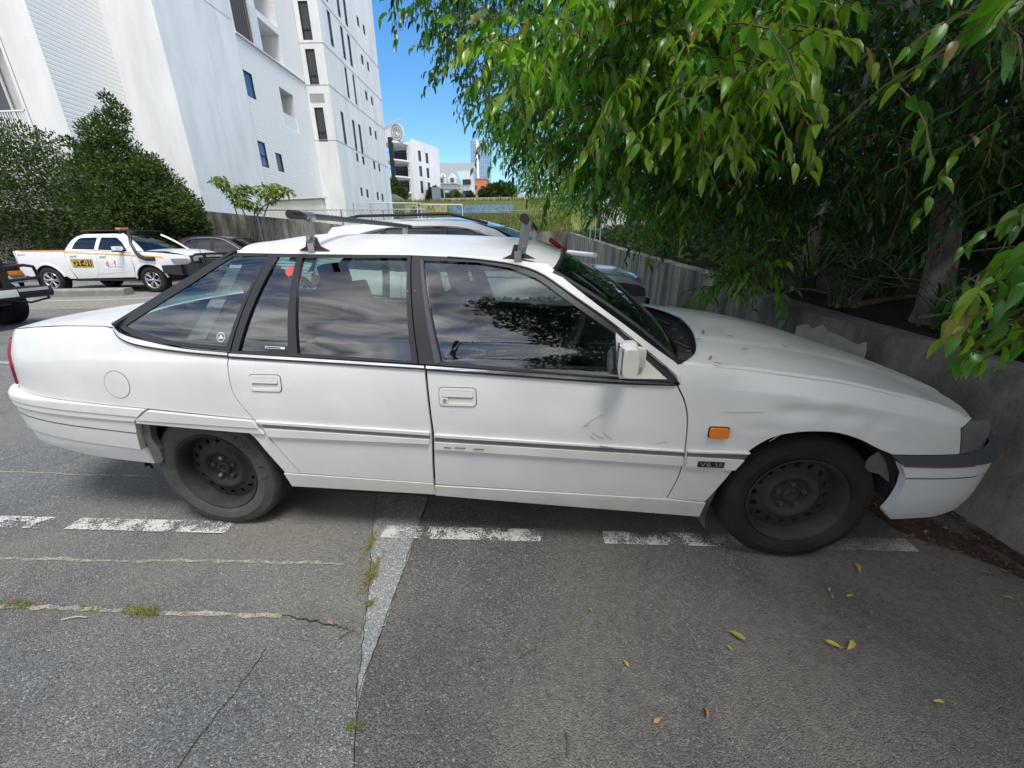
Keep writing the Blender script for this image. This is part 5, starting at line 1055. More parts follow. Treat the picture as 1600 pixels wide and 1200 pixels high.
# ---------------------------------------------------------------- black 4x4 at the left edge
def make_4x4():
    c = thing('four_wheel_drive', 'black four-wheel drive with a steel bull bar, cut off by the left edge', 'car', (-11.0, 3.15, 0), 0); bp = paint('black_4x4_paint', (.02, .02, .022), .25, .6, .1)
    fx = 3.35
    for sg in (-1, 1):
        panel('side_panel', [(-.7, 1.15), (-.72, .55), (-.45, .5)] + arch(0, .45, .48, 10, 170) + [(.5, .45), (2.0, .45)] + arch(2.62, .45, .48, 20, 175) + [(3.12, .62), (3.18, 1.05), (1.5, 1.15)], lambda x, z, o: (x, -.90-o+.04*abs(z-.8), z), bp, c, sgn=sg, gap=.004)
        panel('cabin_side', [(-.7, 1.15), (-.62, 1.75), (1.0, 1.8), (1.55, 1.17)], lambda x, z, o: (x, -.86-o+.28*(z-1.15), z), bp, c, sgn=sg, holes=[[(-.55, 1.22), (-.5, 1.68), (.92, 1.72), (1.35, 1.22)]], thick=.04)
        panel('window', [(-.55, 1.22), (-.5, 1.68), (.92, 1.72), (1.35, 1.22)], lambda x, z, o: (x, -.845-o+.28*(z-1.15), z), M_TINT, c, sgn=sg, thick=0)
        for x in (0, 2.62): wheel(c, (x, sg*.93, .39), sg, Rt=.40, wd=.27, Rr=.21, style='alloy', nspoke=5)
        MB().lathe([(.10, 0), (.085, .03), (.0005, .045)], (0, 0, 0), 24, 'x').done('headlight', M_HEAD, c).location = (3.19, sg*.52, .90)
        MB().box((3.20, sg*.79, .90), (.05, .19, .09), bev=.015).done('indicator', M_AMBER, c)
        MB().box((3.16, sg*.80, .80), (.10, .24, .12), bev=.03).done('fender_corner', plain('pale_green_grey', (.42, .46, .42), .4), c)
    MB().grid(lambda u, w: (1.5+1.68*u, -.84+1.68*w, 1.16-.05*u+.03*(1-(2*w-1)**2)), 6, 8).done('bonnet', bp, c); MB().grid(lambda u, w: (-.65+1.7*u, -.68+1.36*w, 1.79), 4, 4).done('roof', bp, c)
    MB().grid(lambda u, w: Vector((1.02, -.68+1.36*w, 1.79)).lerp(Vector((1.58, -.82+1.64*w, 1.17)), u), 4, 4).done('windscreen', M_TINT, c)
    MB().box((3.15, 0, .86), (.08, 1.30, .36), bev=.02).box((3.17, 0, 1.03), (.06, 1.7, .10)).done('grille', M_BLACKGLOSS, c); MB().box((1.3, 0, .55), (3.6, 1.3, .3)).done('chassis', M_UNDER, c)
    MB().box((-.72, 0, 1.15), (.06, 1.66, 1.1)).done('tailgate', bp, c)
    b = MB().prism([(3.20, .50), (3.52, .50), (3.56, .58), (3.52, .68), (3.20, .68)], 'y', -.98, .98).done('bull_bar', M_BLACKMETAL, c, False)
    for sg in (-1, 1):
        MB().tube([(3.45, sg*.44, .66), (3.45, sg*.46, 1.16)], .05, 8).done('bar_upright', M_BLACKMETAL, b)
        MB().tube([(3.46, sg*.46, 1.02), (3.44, sg*.78, 1.04), (3.40, sg*.93, 1.01), (3.38, sg*.96, .90), (3.38, sg*.96, .66)], .026, 8).tube([(3.46, sg*.46, .80), (3.40, sg*.95, .82)], .026, 8).done('bar_hoop', M_BLACKMETAL, b)
        MB().box((3.56, sg*.70, .64), (.01, .42, .05)).done('reflector_strip', plain('strip_grey', (.42, .42, .40), .4) if sg < 0 else bpy.data.materials['strip_grey'], b)
        MB().tube([(3.5, sg*.30, .52), (3.52, sg*.62, .42), (3.48, sg*.93, .46), (3.4, sg*.95, .56)], .018, 8).done('under_bar', M_BLACKMETAL, b)
    for z in (1.12, .98): MB().tube([(3.46, -.46, z), (3.46, .46, z)], .03, 8).done('bar_rail', M_BLACKMETAL, b)
    MB().tube([(3.50, -.35, .43), (3.50, .35, .43)], .018, 8).done('under_bar', M_BLACKMETAL, b)
    MB().box((3.57, .28, .60), (.012, .37, .12), bev=.004).done('number_plate', M_PLATE, b); MB().lathe([(.05, 0), (.04, .03), (.0005, .04)], (0, 0, 0), 16, 'x').done('spot_lamp', M_HEAD, b).location = (3.5, .34, 1.16)
make_4x4()
# small loose things along the wall
pp = MB().tube([at(888, 394, y=9.0), at(930, 399, y=7.2)], .055, 14).done('pvc_pipe', M_WHITEFLAT); setp(pp, 'white plastic drain pipe end sticking out in front of the streaked wall', 'pipe')
# ================================================================== plants
def leaf_mat(name, stops, rough=.32, trans=.35, spec=.5):
    k = NT(name); k.set(rough=rough, spec=spec); a = k.n('ShaderNodeAttribute', attribute_name='tint'); c = k.ramp(a.outputs['Fac'], stops)
    c = k.mix(k.math('MULTIPLY', k.noise(25, 3), .35), c, (.02, .035, .008)); k.base(c)
    t = k.n('ShaderNodeBsdfTranslucent'); k.l(k.mix(1., c, (1.25, 1.35, .55), 'MULTIPLY'), t.inputs[0]); m = k.n('ShaderNodeMixShader'); m.inputs[0].default_value = trans
    k.l(k.p.outputs[0], m.inputs[1]); k.l(t.outputs[0], m.inputs[2]); k.l(m.outputs[0], k.o.inputs[0]); return k.m
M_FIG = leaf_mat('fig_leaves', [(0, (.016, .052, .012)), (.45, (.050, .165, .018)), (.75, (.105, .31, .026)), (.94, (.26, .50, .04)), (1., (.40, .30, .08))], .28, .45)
M_HEDGE = leaf_mat('hedge_leaves', [(0, (.030, .058, .014)), (.5, (.065, .115, .022)), (1., (.17, .21, .04))], .5, .3, .3)
M_SAP = leaf_mat('sapling_leaves', [(0, (.07, .13, .02)), (1., (.24, .30, .05))], .45, .35)
M_BUSH = leaf_mat('oval_leaves', [(0, (.08, .20, .035)), (1., (.24, .44, .08))], .4, .35)
M_BARK = NT('pale_bark'); kk = M_BARK; kk.set(rough=.9); kk.base(kk.ramp(kk.noise(9, 7, .7, stretch=(1, 1, .4)), [(.35, (.09, .08, .065)), (.55, (.20, .19, .17)), (.72, (.42, .41, .38))])); kk.bump(kk.noise(30, 6), .6, .02); M_BARK = kk.m
M_BARKD = plain('dark_bark', (.06, .052, .042), .9, var=.5, scale=14, bump=.6, bscale=40)
M_TWIG = plain('twig', (.11, .075, .035), .8)
T_BIG = (np.array([[0, 0, 0], [-.14, .15, .035], [0, .15, 0], [.14, .15, .035], [-.175, .36, .05], [0, .36, -.0], [.175, .36, .05], [-.12, .68, -.02], [0, .68, -.07], [.12, .68, -.02], [0, 1.0, -.22]], float),
         [(0, 2, 1), (0, 3, 2), (1, 2, 5, 4), (2, 3, 6, 5), (4, 5, 8, 7), (5, 6, 9, 8), (7, 8, 10), (8, 9, 10)])
T_SMALL = (np.array([[0, 0, 0], [-.24, .45, .07], [0, 1, -.08], [.24, .45, .07]], float), [(0, 3, 2), (0, 2, 1)])
def unit(a): return a/np.maximum(np.linalg.norm(a, axis=1, keepdims=True), 1e-9)
def leaves(name, pos, dirs, nrm, size, tint, mat, parent=None, tm=T_BIG):
    T, F = tm; n = len(pos); k = len(T); y = unit(dirs); x = unit(np.cross(y, nrm)); z = np.cross(x, y)
    co = pos[:, None] + size[:, None, None]*(T[None, :, 0:1]*x[:, None]+T[None, :, 1:2]*y[:, None]+T[None, :, 2:3]*z[:, None])
    me = bpy.data.meshes.new(name); me.vertices.add(n*k); me.vertices.foreach_set('co', co.reshape(-1))
    tot = np.array([len(f) for f in F]); flat = np.concatenate([np.array(f) for f in F]); L = len(flat)
    me.loops.add(n*L); me.loops.foreach_set('vertex_index', (flat[None]+np.arange(n)[:, None]*k).reshape(-1).astype(np.int32))
    me.polygons.add(n*len(F)); st = np.concatenate([[0], np.cumsum(tot)[:-1]]); me.polygons.foreach_set('loop_start', (st[None]+np.arange(n)[:, None]*L).reshape(-1).astype(np.int32))
    me.polygons.foreach_set('use_smooth', np.ones(n*len(F), bool)); me.update(calc_edges=True)
    a = me.attributes.new('tint', 'FLOAT', 'POINT'); a.data.foreach_set('value', np.repeat(tint, k).astype(np.float32))
    me.materials.append(mat); o = bpy.data.objects.new(name, me); COL.objects.link(o)
    if parent is not None: o.parent = parent
    return o
def spray_set(anch, leaf=.09, L=(.35, .7), step=.035, tint0=.4, tvar=.25, droop=1.1, rng=RNG):
    """twigs that start at each anchor, arch outward and hang; leaves alternate along them"""
    P, D, Nn, S, T, tw = [], [], [], [], [], []
    for p, d in anch:
        p = np.array(p, float); d = np.array(d, float); d /= max(np.linalg.norm(d), 1e-6); ln = rng.uniform(*L); n = int(ln/step); pts = [p.copy()]; tb = tint0+rng.normal(0, tvar); ls = leaf*rng.uniform(.8, 1.2)
        for i in range(n):
            d = d+np.array([rng.normal(0, .10), rng.normal(0, .10), -droop*step*2.2+rng.normal(0, .05)]); d /= np.linalg.norm(d); p = p+d*step; pts.append(p.copy())
            s = np.cross(d, [0, 0, 1.]); sn = np.linalg.norm(s); s = s/sn if sn > .05 else np.array([math.cos(i*2.4), math.sin(i*2.4), 0]); s = s*(1 if i % 2 else -1)
            ld = d*.45+s*.62+np.array([0, 0, -.7])+rng.normal(0, .28, 3); nr = np.array([0, 0, 1.])+s*.5-d*.2+rng.normal(0, .35, 3)
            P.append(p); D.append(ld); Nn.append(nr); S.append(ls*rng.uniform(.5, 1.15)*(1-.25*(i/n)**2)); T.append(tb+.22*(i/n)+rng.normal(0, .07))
        tw.append(pts)
    return np.array(P), np.array(D), np.array(Nn), np.array(S), np.where(rng.uniform(0, 1, len(T)) < .012, 1., np.clip(np.array(T), 0, .955)), tw
def inpoly(x, y, poly):
    c = False; j = len(poly)-1
    for i in range(len(poly)):
        (xi, yi), (xj, yj) = poly[i], poly[j]
        if (yi > y) != (yj > y) and x < (xj-xi)*(y-yi)/(yj-yi)+xi: c = not c
        j = i
    return c
def region(poly, d0, d1, n, out=(-.5, -.6, .1), spread=.6):
    """anchors through a volume: its outline as seen from the photographer's spot, filled in depth from d0 to d1 metres"""
    xs = [p[0] for p in poly]; ys = [p[1] for p in poly]; A = []
    while len(A) < n:
        x, y = RNG.uniform(min(xs), max(xs)), RNG.uniform(min(ys), max(ys))
        if inpoly(x, y, poly):
            d = d0+(d1-d0)*RNG.uniform(0, 1)**.8; q = at(x, y, d=d); A.append(((q.x, q.y, q.z), np.array(out)+RNG.normal(0, spread, 3)))
    return A
def twigs(tw, r, parent, name='twig', mat=None, n=3, every=1):
    m = MB()
    for pts in tw[::every]: m.tube(pts[::3]+[pts[-1]], r, n, False)
    return setp(m.done(name, mat or M_TWIG, parent, fix=False), kind='stuff')
def cat_(*sets): return [np.concatenate(q) for q in zip(*[s[:5] for s in sets])], sum([s[5] for s in sets], [])
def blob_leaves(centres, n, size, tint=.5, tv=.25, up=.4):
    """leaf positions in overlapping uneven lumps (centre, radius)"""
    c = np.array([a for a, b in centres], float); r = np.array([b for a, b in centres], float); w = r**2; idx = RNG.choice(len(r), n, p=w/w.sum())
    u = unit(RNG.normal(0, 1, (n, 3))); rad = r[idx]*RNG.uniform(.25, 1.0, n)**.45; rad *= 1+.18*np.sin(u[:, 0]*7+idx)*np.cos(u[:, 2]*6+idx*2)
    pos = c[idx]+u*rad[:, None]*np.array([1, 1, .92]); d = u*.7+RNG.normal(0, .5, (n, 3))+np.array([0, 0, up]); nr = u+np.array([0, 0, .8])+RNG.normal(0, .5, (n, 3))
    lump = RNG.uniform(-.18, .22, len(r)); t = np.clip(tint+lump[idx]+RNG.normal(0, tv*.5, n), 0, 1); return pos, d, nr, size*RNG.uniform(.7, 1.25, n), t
def trunk(parent, pts, r, mat, limbs=(), name='trunk'):
    m = MB(); q = cr_(pts, 4); n = len(q); m.tube(q, [r*(1.25 if i == 0 else 1)*(1-.45*i/n) for i in range(n)], 10); t = m.done(name, mat, parent)
    for lp, lr in limbs: q = cr_(lp, 4); MB().tube(q, [lr*(1-.75*i/len(q)) for i in range(len(q))], 7).done('limb', mat, parent)
    return t
# ---- fig trees behind the wall
def fig(label, base): return thing('fig_tree', label, 'tree', base, group='fig trees behind the retaining wall')
def addloc(o, base): o.location = -Vector(base); return o     # meshes are built in scene coordinates, so shift them back under the tree's base
def tree_parts(t, base, leafset, tw, mat=M_FIG, tm=T_BIG, nm='crown', tr=.0028, every=1):
    o = leaves(nm, *leafset, mat, t, tm); addloc(o, base)
    if tw: addloc(twigs(tw, tr, t, every=every), base)
zbed = lambda y: cub(*WT, y)
# nearest tree: bright curtain over the bonnet, and inner leaves tinted darker to carry the shade
b1 = (4.46, .80, .78); t1 = fig('nearest fig tree, pale blotched trunk, bright leaf sprays hanging over the bonnet', b1)
near = [(765, 70), (900, 0), (1010, -60), (1280, -80), (1262, 60), (1235, 160), (1190, 185), (1130, 215), (1060, 235), (1000, 215), (920, 165), (850, 160), (800, 140), (775, 100)]
nearL = [(1070, 60), (1230, -20), (1240, 100), (1210, 150), (1150, 170), (1090, 170), (1060, 120)]
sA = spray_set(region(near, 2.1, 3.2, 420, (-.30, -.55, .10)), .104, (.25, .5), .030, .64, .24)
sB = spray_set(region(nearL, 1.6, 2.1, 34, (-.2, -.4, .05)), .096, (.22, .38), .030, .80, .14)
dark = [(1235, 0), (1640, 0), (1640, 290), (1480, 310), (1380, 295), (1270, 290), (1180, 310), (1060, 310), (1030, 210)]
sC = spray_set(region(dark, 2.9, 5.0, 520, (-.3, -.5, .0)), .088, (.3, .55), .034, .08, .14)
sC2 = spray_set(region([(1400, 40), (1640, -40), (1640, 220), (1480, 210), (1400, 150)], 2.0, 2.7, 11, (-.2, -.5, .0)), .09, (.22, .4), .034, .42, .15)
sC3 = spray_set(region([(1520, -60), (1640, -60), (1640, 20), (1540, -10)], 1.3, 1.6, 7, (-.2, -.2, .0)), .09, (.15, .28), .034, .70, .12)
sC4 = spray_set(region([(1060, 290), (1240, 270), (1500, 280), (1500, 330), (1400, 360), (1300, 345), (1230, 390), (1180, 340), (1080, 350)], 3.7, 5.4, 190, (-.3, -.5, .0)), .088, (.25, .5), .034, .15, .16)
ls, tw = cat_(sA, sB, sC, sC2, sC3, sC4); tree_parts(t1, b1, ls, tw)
def tk(o, base):
    for c_ in list(o.children):
        if c_.name.split('.')[0] in ('trunk', 'limb'): c_.location = -Vector(base)
trunk(t1, [b1, (4.42, .82, 1.25), (4.36, .90, 1.8), (4.45, 1.0, 2.6), (4.4, 1.0, 3.8)], .095, M_BARK, [([(4.38, .9, 1.7), (3.9, .4, 2.2), (3.2, -.3, 2.55), (2.6, -1.0, 2.5)], .05), ([(4.42, .95, 2.2), (3.9, 1.2, 2.9), (3.0, .9, 3.3), (2.0, .4, 3.3)], .05), ([(4.4, .9, 1.9), (4.6, 0, 2.5), (4.6, -1.0, 3.0)], .045)]); tk(t1, b1)
# second tree: the body of foliage behind the curtain
b2 = (4.85, 2.95, .93); t2 = fig('second fig tree along the wall, its leaf curtain filling the space above the bushy plant', b2)
mid = [(775, 70), (1000, -20), (1240, 0), (1240, 280), (1190, 315), (1130, 320), (1060, 335), (1010, 315), (985, 290), (930, 275), (880, 245), (840, 235), (795, 205), (770, 140)]
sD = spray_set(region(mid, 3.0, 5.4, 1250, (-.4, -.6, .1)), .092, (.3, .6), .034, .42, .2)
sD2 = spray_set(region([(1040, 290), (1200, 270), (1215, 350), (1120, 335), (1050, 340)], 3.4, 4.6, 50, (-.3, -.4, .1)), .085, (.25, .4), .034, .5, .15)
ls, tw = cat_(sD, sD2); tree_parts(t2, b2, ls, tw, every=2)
trunk(t2, [b2, (4.82, 3.0, 1.5), (4.95, 2.9, 2.4), (4.8, 2.9, 4)], .085, M_BARK, [([(4.9, 2.9, 2.0), (4.2, 2.2, 2.6), (3.2, 1.6, 3.0)], .05), ([(4.88, 2.9, 2.3), (4.0, 3.2, 3.2), (2.8, 2.8, 3.6)], .05)]); tk(t2, b2)
# third tree: high branches reaching left over the cars
b3 = (4.9, 6.2, 1.08); t3 = fig('third fig tree, whose high dark branches reach left across the sky above the cars', b3)
hi = [(570, -60), (1010, -60), (900, 10), (790, 40), (770, 90), (775, 145), (745, 140), (700, 115), (680, 75), (668, 35), (645, 5), (630, -15), (600, -35)]
sE = spray_set(region(hi, 3.8, 5.8, 400, (-.25, -.5, -.1), .5), .085, (.22, .42), .034, .20, .16, 1.3)
pE = blob_leaves([((3.2, 4.5, 4.6), 1.5), ((1.7, 3.6, 5.0), 1.2), ((4.6, 6.0, 4.2), 1.9), ((4.8, 6.4, 2.8), 1.1)], 9000, .10, .25)
ls, tw = cat_(sE); ls = [np.concatenate(q) for q in zip(ls, pE)]; tree_parts(t3, b3, ls, tw, every=2)
trunk(t3, [b3, (4.85, 6.2, 2.0), (4.9, 6.1, 3.0), (4.6, 5.6, 4.4)], .11, M_BARKD, [([(4.85, 6.1, 2.8), (3.8, 5.2, 3.9), (2.6, 4.2, 4.4), (1.5, 3.2, 4.3)], .06), ([(4.7, 5.8, 3.6), (3.0, 3.6, 4.4), (1.8, 2.4, 4.0)], .05)]); tk(t3, b3)
# further trees down the wall
far_ = [(738, 195), (800, 215), (870, 260), (960, 300), (1010, 330), (1010, 380), (950, 362), (890, 348), (850, 335), (812, 322), (800, 292), (770, 270), (752, 230)]
specs = [('fourth fig tree along the wall, mid green crown behind the metal gate', (4.9, 9.2, 1.2), [(875, 220), (1010, 275), (1015, 345), (950, 330), (895, 315), (875, 270)], 7, 9.5, 380, .40),
         ('fifth fig tree along the wall, yellow-green crown against the sky above the grass', (4.4, 13.0, 1.4), [(765, 150), (820, 165), (890, 230), (905, 330), (860, 318), (830, 305), (812, 265), (778, 225), (765, 185)], 9, 12.5, 520, .58),
         ('farthest fig tree along the wall, dark crown over the far wall corner', (4.0, 18.5, 1.7), [(815, 270), (860, 240), (925, 290), (925, 335), (870, 330), (825, 305)], 13, 18, 300, .25)]
for lab, b, poly, d0, d1, n, tint in specs:
    t = fig(lab, b); s = spray_set(region(poly, d0, d1, n, (-.4, -.5, .1)), .10, (.35, .7), .045, tint, .16)
    c_ = Vector(b)+Vector((-.3, .3, 2.4)); pb = blob_leaves([(tuple(c_), 1.3), (tuple(c_+Vector((.6, .6, 1.2))), 1.6), (tuple(c_+Vector((.9, -.8, .3))), 1.2)], 5000, .12, tint-.08)
    ls = [np.concatenate(q) for q in zip(s[:5], pb)]; tree_parts(t, b, ls, s[5], every=3)
    trunk(t, [b, Vector(b)+Vector((.05, 0, 1.0)), Vector(b)+Vector((-.1, .1, 2.2))], .13, M_BARKD, [([Vector(b)+Vector((0, 0, .9)), Vector(b)+Vector((-.6, -.2, 1.6)), Vector(b)+Vector((-1.4, -.6, 2.2))], .06)]); tk(t, b)
# backdrop crown, plus unseen overhead lumps added to shade the bonnet and right side
b7 = (6.6, 1.6, 1.0); t7 = fig('big fig tree at the back, crown behind the hanging leaves, unseen lumps added for shade', b7)
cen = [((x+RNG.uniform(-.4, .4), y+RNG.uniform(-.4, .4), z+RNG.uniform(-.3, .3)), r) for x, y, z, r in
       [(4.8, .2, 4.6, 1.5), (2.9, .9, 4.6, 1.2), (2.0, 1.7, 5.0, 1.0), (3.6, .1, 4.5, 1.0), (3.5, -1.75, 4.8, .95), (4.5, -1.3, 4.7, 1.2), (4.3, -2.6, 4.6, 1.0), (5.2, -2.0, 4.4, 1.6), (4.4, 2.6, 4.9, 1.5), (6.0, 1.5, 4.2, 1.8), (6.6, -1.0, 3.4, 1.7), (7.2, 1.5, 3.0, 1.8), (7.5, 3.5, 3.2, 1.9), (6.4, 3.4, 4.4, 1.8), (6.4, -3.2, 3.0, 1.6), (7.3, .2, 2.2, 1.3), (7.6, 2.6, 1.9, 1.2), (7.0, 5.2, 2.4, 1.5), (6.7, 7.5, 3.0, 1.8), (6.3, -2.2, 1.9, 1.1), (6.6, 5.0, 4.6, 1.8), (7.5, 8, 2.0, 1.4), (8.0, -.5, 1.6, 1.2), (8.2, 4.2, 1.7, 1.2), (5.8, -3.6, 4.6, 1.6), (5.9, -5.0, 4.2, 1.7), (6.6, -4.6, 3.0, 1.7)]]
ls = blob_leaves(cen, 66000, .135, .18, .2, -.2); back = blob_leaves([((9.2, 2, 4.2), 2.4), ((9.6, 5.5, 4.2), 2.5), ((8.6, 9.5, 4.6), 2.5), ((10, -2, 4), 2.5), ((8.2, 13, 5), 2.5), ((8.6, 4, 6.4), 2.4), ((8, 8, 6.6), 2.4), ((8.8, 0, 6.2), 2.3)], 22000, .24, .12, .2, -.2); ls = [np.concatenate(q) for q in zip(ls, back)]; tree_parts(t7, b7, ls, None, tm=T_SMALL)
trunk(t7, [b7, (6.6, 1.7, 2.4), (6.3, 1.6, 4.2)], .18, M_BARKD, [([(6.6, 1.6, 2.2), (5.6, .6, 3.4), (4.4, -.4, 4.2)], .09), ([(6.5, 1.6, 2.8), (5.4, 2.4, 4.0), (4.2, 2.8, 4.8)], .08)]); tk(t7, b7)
# leaf sprays at the right edge, from a tree just out of the picture
b8 = (4.2, -2.6, .75); t8 = fig('fig tree at the right edge, bright leaf sprays dangling in front of the wall', b8)
A = []
for px, py, d, ox in ((1600, 330, 1.55, -.3), (1590, 370, 1.5, -.5), (1610, 400, 1.5, -.6), (1575, 400, 1.6, -.3), (1600, 430, 1.45, -.4), (1620, 450, 1.5, -.8), (1625, 480, 1.45, -1.0), (1600, 480, 1.5, -.8), (1590, 500, 1.5, -1.2), (1570, 510, 1.5, -1.0), (1600, 380, 1.8, -.4), (1560, 460, 1.7, -.3), (1585, 540, 1.45, -.3), (1575, 530, 1.5, -.1), (1615, 560, 1.4, -.2), (1600, 350, 1.4, -.2), (1580, 440, 1.42, -.3), (1620, 520, 1.5, -1.1), (1610, 300, 1.7, -.4), (1560, 350, 1.9, -.4)):
    q = at(px+38, py-12, d=d*1.06); A.append(((q.x, q.y, q.z), (RGT*ox*.8+Vector((0, 0, -.2))+Vector(RNG.normal(0, .15, 3)))))
s = spray_set(A, .080, (.10, .20), .024, .60, .14, 1.6); q8 = list(s[:5]); tw8 = s[5]
A = [((at(1545, 425, d=1.45)), Vector((0, 0, -1))), ((at(1530, 430, d=1.46)), Vector((-.2, 0, -1)))]; s = spray_set([(tuple(a), tuple(b)) for a, b in A], .085, (.10, .13), .03, .93, .02, 1.5); q8 = [np.concatenate(q) for q in zip(q8, s[:5])]; tw8 += s[5]
tree_parts(t8, b8, q8, tw8, tr=.0022); trunk(t8, [b8, (4.15, -2.5, 1.6), (3.8, -2.3, 2.6)], .09, M_BARK, [([(4.1, -2.5, 1.7), (3.4, -2.1, 1.95), (2.75, -1.75, 1.75)], .03)]); tk(t8, b8)

# ---- plants of the garden bed
bz = (3.62, 2.15, .86); sh = thing('leafy_shrub', 'bushy shrub with light green oval leaves spilling over the wall by the bonnet', 'shrub', bz)
s = spray_set(region([(1150, 405), (1205, 405), (1215, 440), (1200, 450), (1130, 452), (1105, 462), (1120, 440)], 3.75, 4.5, 84, (-.6, -.6, .5), .7), .105, (.25, .42), .045, .6, .2, .9)
addloc(leaves('foliage', *s[:5], M_BUSH, sh), bz); addloc(twigs(s[5], .003, sh), bz)
M_STRAP = leaf_mat('strap_leaves', [(0, (.04, .085, .03)), (.6, (.09, .16, .06)), (1., (.24, .24, .12))], .45, .2)
def strap(base, n, h, sp, tint, label, grp='strap-leaved plants in the garden bed'):
    t = thing('strap_leaf_plant', label, 'plant', base, group=grp); bm = bmesh.new(); tl = bm.verts.layers.float.new('tint')
    for i in range(n):
        a = RNG.uniform(0, 6.28); L = h*RNG.uniform(.6, 1.2); o = Vector((RNG.normal(0, .05), RNG.normal(0, .05), 0)); w = RNG.uniform(.006, .012); dr = Vector((math.cos(a), math.sin(a), 0)); sd = Vector((-dr.y, dr.x, 0)); cv = RNG.uniform(.5, 1.2)*sp; tt = min(1, max(0, tint+RNG.normal(0, .2))); prev = None
        for k_ in range(7):
            u = k_/6; p = o+dr*(L*cv*u**1.4)+Vector((0, 0, L*(u-.55*cv*u**2.6))); ww = w*(1-u**2)+.0008; pr = [bm.verts.new(p-sd*ww), bm.verts.new(p+sd*ww)]
            for v in pr: v[tl] = tt
            if prev: bm.faces.new((prev[0], prev[1], pr[1], pr[0]))
            prev = pr
    return setp(mk('blades', bm, M_STRAP, t), kind='stuff')
for (x, y, n, h, tint, lab) in ((4.25, 2.0, 46, .75, .35, 'dim strap-leaved plant beside the fallen wood in the garden bed'), (4.7, 1.6, 50, .85, .3, 'tall strap-leaved plant just left of the pale blotched trunk'), (4.30, .45, 46, .55, .45, 'strap-leaved plant at the foot of the pale blotched trunk'), (4.25, -.1, 46, .5, .4, 'low strap-leaved plant on the wall edge right of the pale trunk'), (4.85, -.1, 55, .75, .3, 'strap-leaved plant deep in the shade right of the pale trunk'), (4.3, -.75, 40, .5, .4, 'strap-leaved plant behind the dangling right-edge sprays'), (5.2, 2.6, 50, .9, .2, 'dark strap-leaved plant at the back between two trunks'), (4.15, 1.25, 30, .45, .7, 'dry yellowish strap-leaved plant hanging over the wall top'), (5.3, 1.0, 50, .9, .2, 'shadowed strap-leaved plant behind the pale blotched trunk'), (4.6, 4.3, 60, .9, .6, 'feathery green clump on the wall top behind the drooping leaves')):
    strap((x, y, zbed(y)+.0), n, h, 1.0, tint, lab)
for i, (p, q, r, lab, m_) in enumerate((((1335, 478), (1450, 462), .045, 'thick dry fallen palm stem lying on the wall edge', plain('dry_stem', (.13, .10, .065), .9, var=.4, bump=.5, bscale=40)), ((1350, 490), (1385, 483), .035, 'short orange-brown broken palm butt on the wall edge', plain('broken_stem', (.24, .13, .07), .85, var=.3)), ((1250, 440), (1330, 420), .02, 'thin grey dead branch lying behind the wall', M_BARKD))):
    a, b = at(*p, y=1.35+.3*(i == 2)), at(*q, y=1.75+.4*(i == 2)); o = MB().tube(cr_([a, a.lerp(b, .5)+Vector((0, 0, .02)), b], 4), [r*(1-.05*k_) for k_ in range(9)], 9, flat=.7).done('fallen_branch', m_); setp(o, lab, 'branch')
# ---- hedge trees on the left, in front of the building
def lumps(lst, y, dy=.9): return [((lambda c: (c.x, y+RNG.uniform(-dy, dy)*.5, c.z))(at(px, py, y=y)), r*.0245*(y+2.3)/14) for px, py, r in lst]
hed = [('broad bushy dark hedge tree at the far left behind the pickup tray', 12.2, [(12, 232, 32), (58, 228, 30), (96, 226, 16), (40, 272, 50), (95, 285, 44), (60, 325, 58), (0, 320, 55), (120, 335, 48), (-60, 260, 60), (-50, 330, 60), (20, 370, 45), (90, 372, 30)], 24000, .22, [(-50, 375), (60, 375)]),
       ('tall pointed dark green hedge tree rising above the pickup cab', 12.0, [(162, 152, 8), (166, 170, 13), (170, 192, 19), (178, 220, 25), (188, 250, 34), (212, 262, 26), (165, 285, 40), (215, 292, 42), (180, 335, 46), (128, 226, 7), (126, 240, 10), (152, 250, 24)], 22000, .32, [(175, 370)]),
       ('rounded hedge tree on the right of the row, above the pickup bonnet', 11.7, [(240, 300, 36), (262, 318, 36), (290, 330, 26), (225, 335, 44), (270, 350, 34), (300, 355, 18), (245, 262, 14)], 17000, .34, [(250, 375)])]
for lab, y, lst, n, tint, tr in hed:
    b = at(tr[0][0], tr[0][1], y=y); b = (b.x, y, .0); t = thing('hedge_tree', lab, 'tree', b, group='hedge trees behind the pickup'); o = leaves('crown', *blob_leaves(lumps(lst, y), n, .115, tint, .4), M_HEDGE, t, T_SMALL); addloc(o, b)
    for q in tr: c_ = at(q[0], q[1], y=y); tr_ = trunk(t, [(c_.x, y, 0), (c_.x+.1, y, 1.2), (c_.x, y+.1, 3.0)], .10, M_BARKD); tr_.location = -Vector(b)
b = (-9.75, 12.5, 0); t = thing('sapling', 'thin yellow-green sapling with spreading twigs in front of the stained wall', 'tree', b)
cl = [((lambda c: (c.x, 12.5+RNG.uniform(-.4, .4), c.z))(at(px, py, y=12.5)), r*.024) for px, py, r in ((340, 282, 9), (356, 286, 10), (372, 300, 12), (380, 312, 11), (392, 318, 9), (405, 296, 12), (418, 306, 12), (440, 298, 10), (452, 300, 8), (425, 292, 9), (402, 322, 9), (386, 296, 9))]
pos, d, nr, sz_, tt = blob_leaves(cl, 950, .20, .6, .4, -.3); nr = np.array([[0, 0, 1.]])+RNG.normal(0, .3, (950, 3)); d[:, 2] = -.25; addloc(leaves('crown', pos, d, nr, sz_, tt, M_SAP, t), b)
def a2(px, py): q = at(px, py, y=12.5); return (q.x, q.y, q.z)
x = MB()
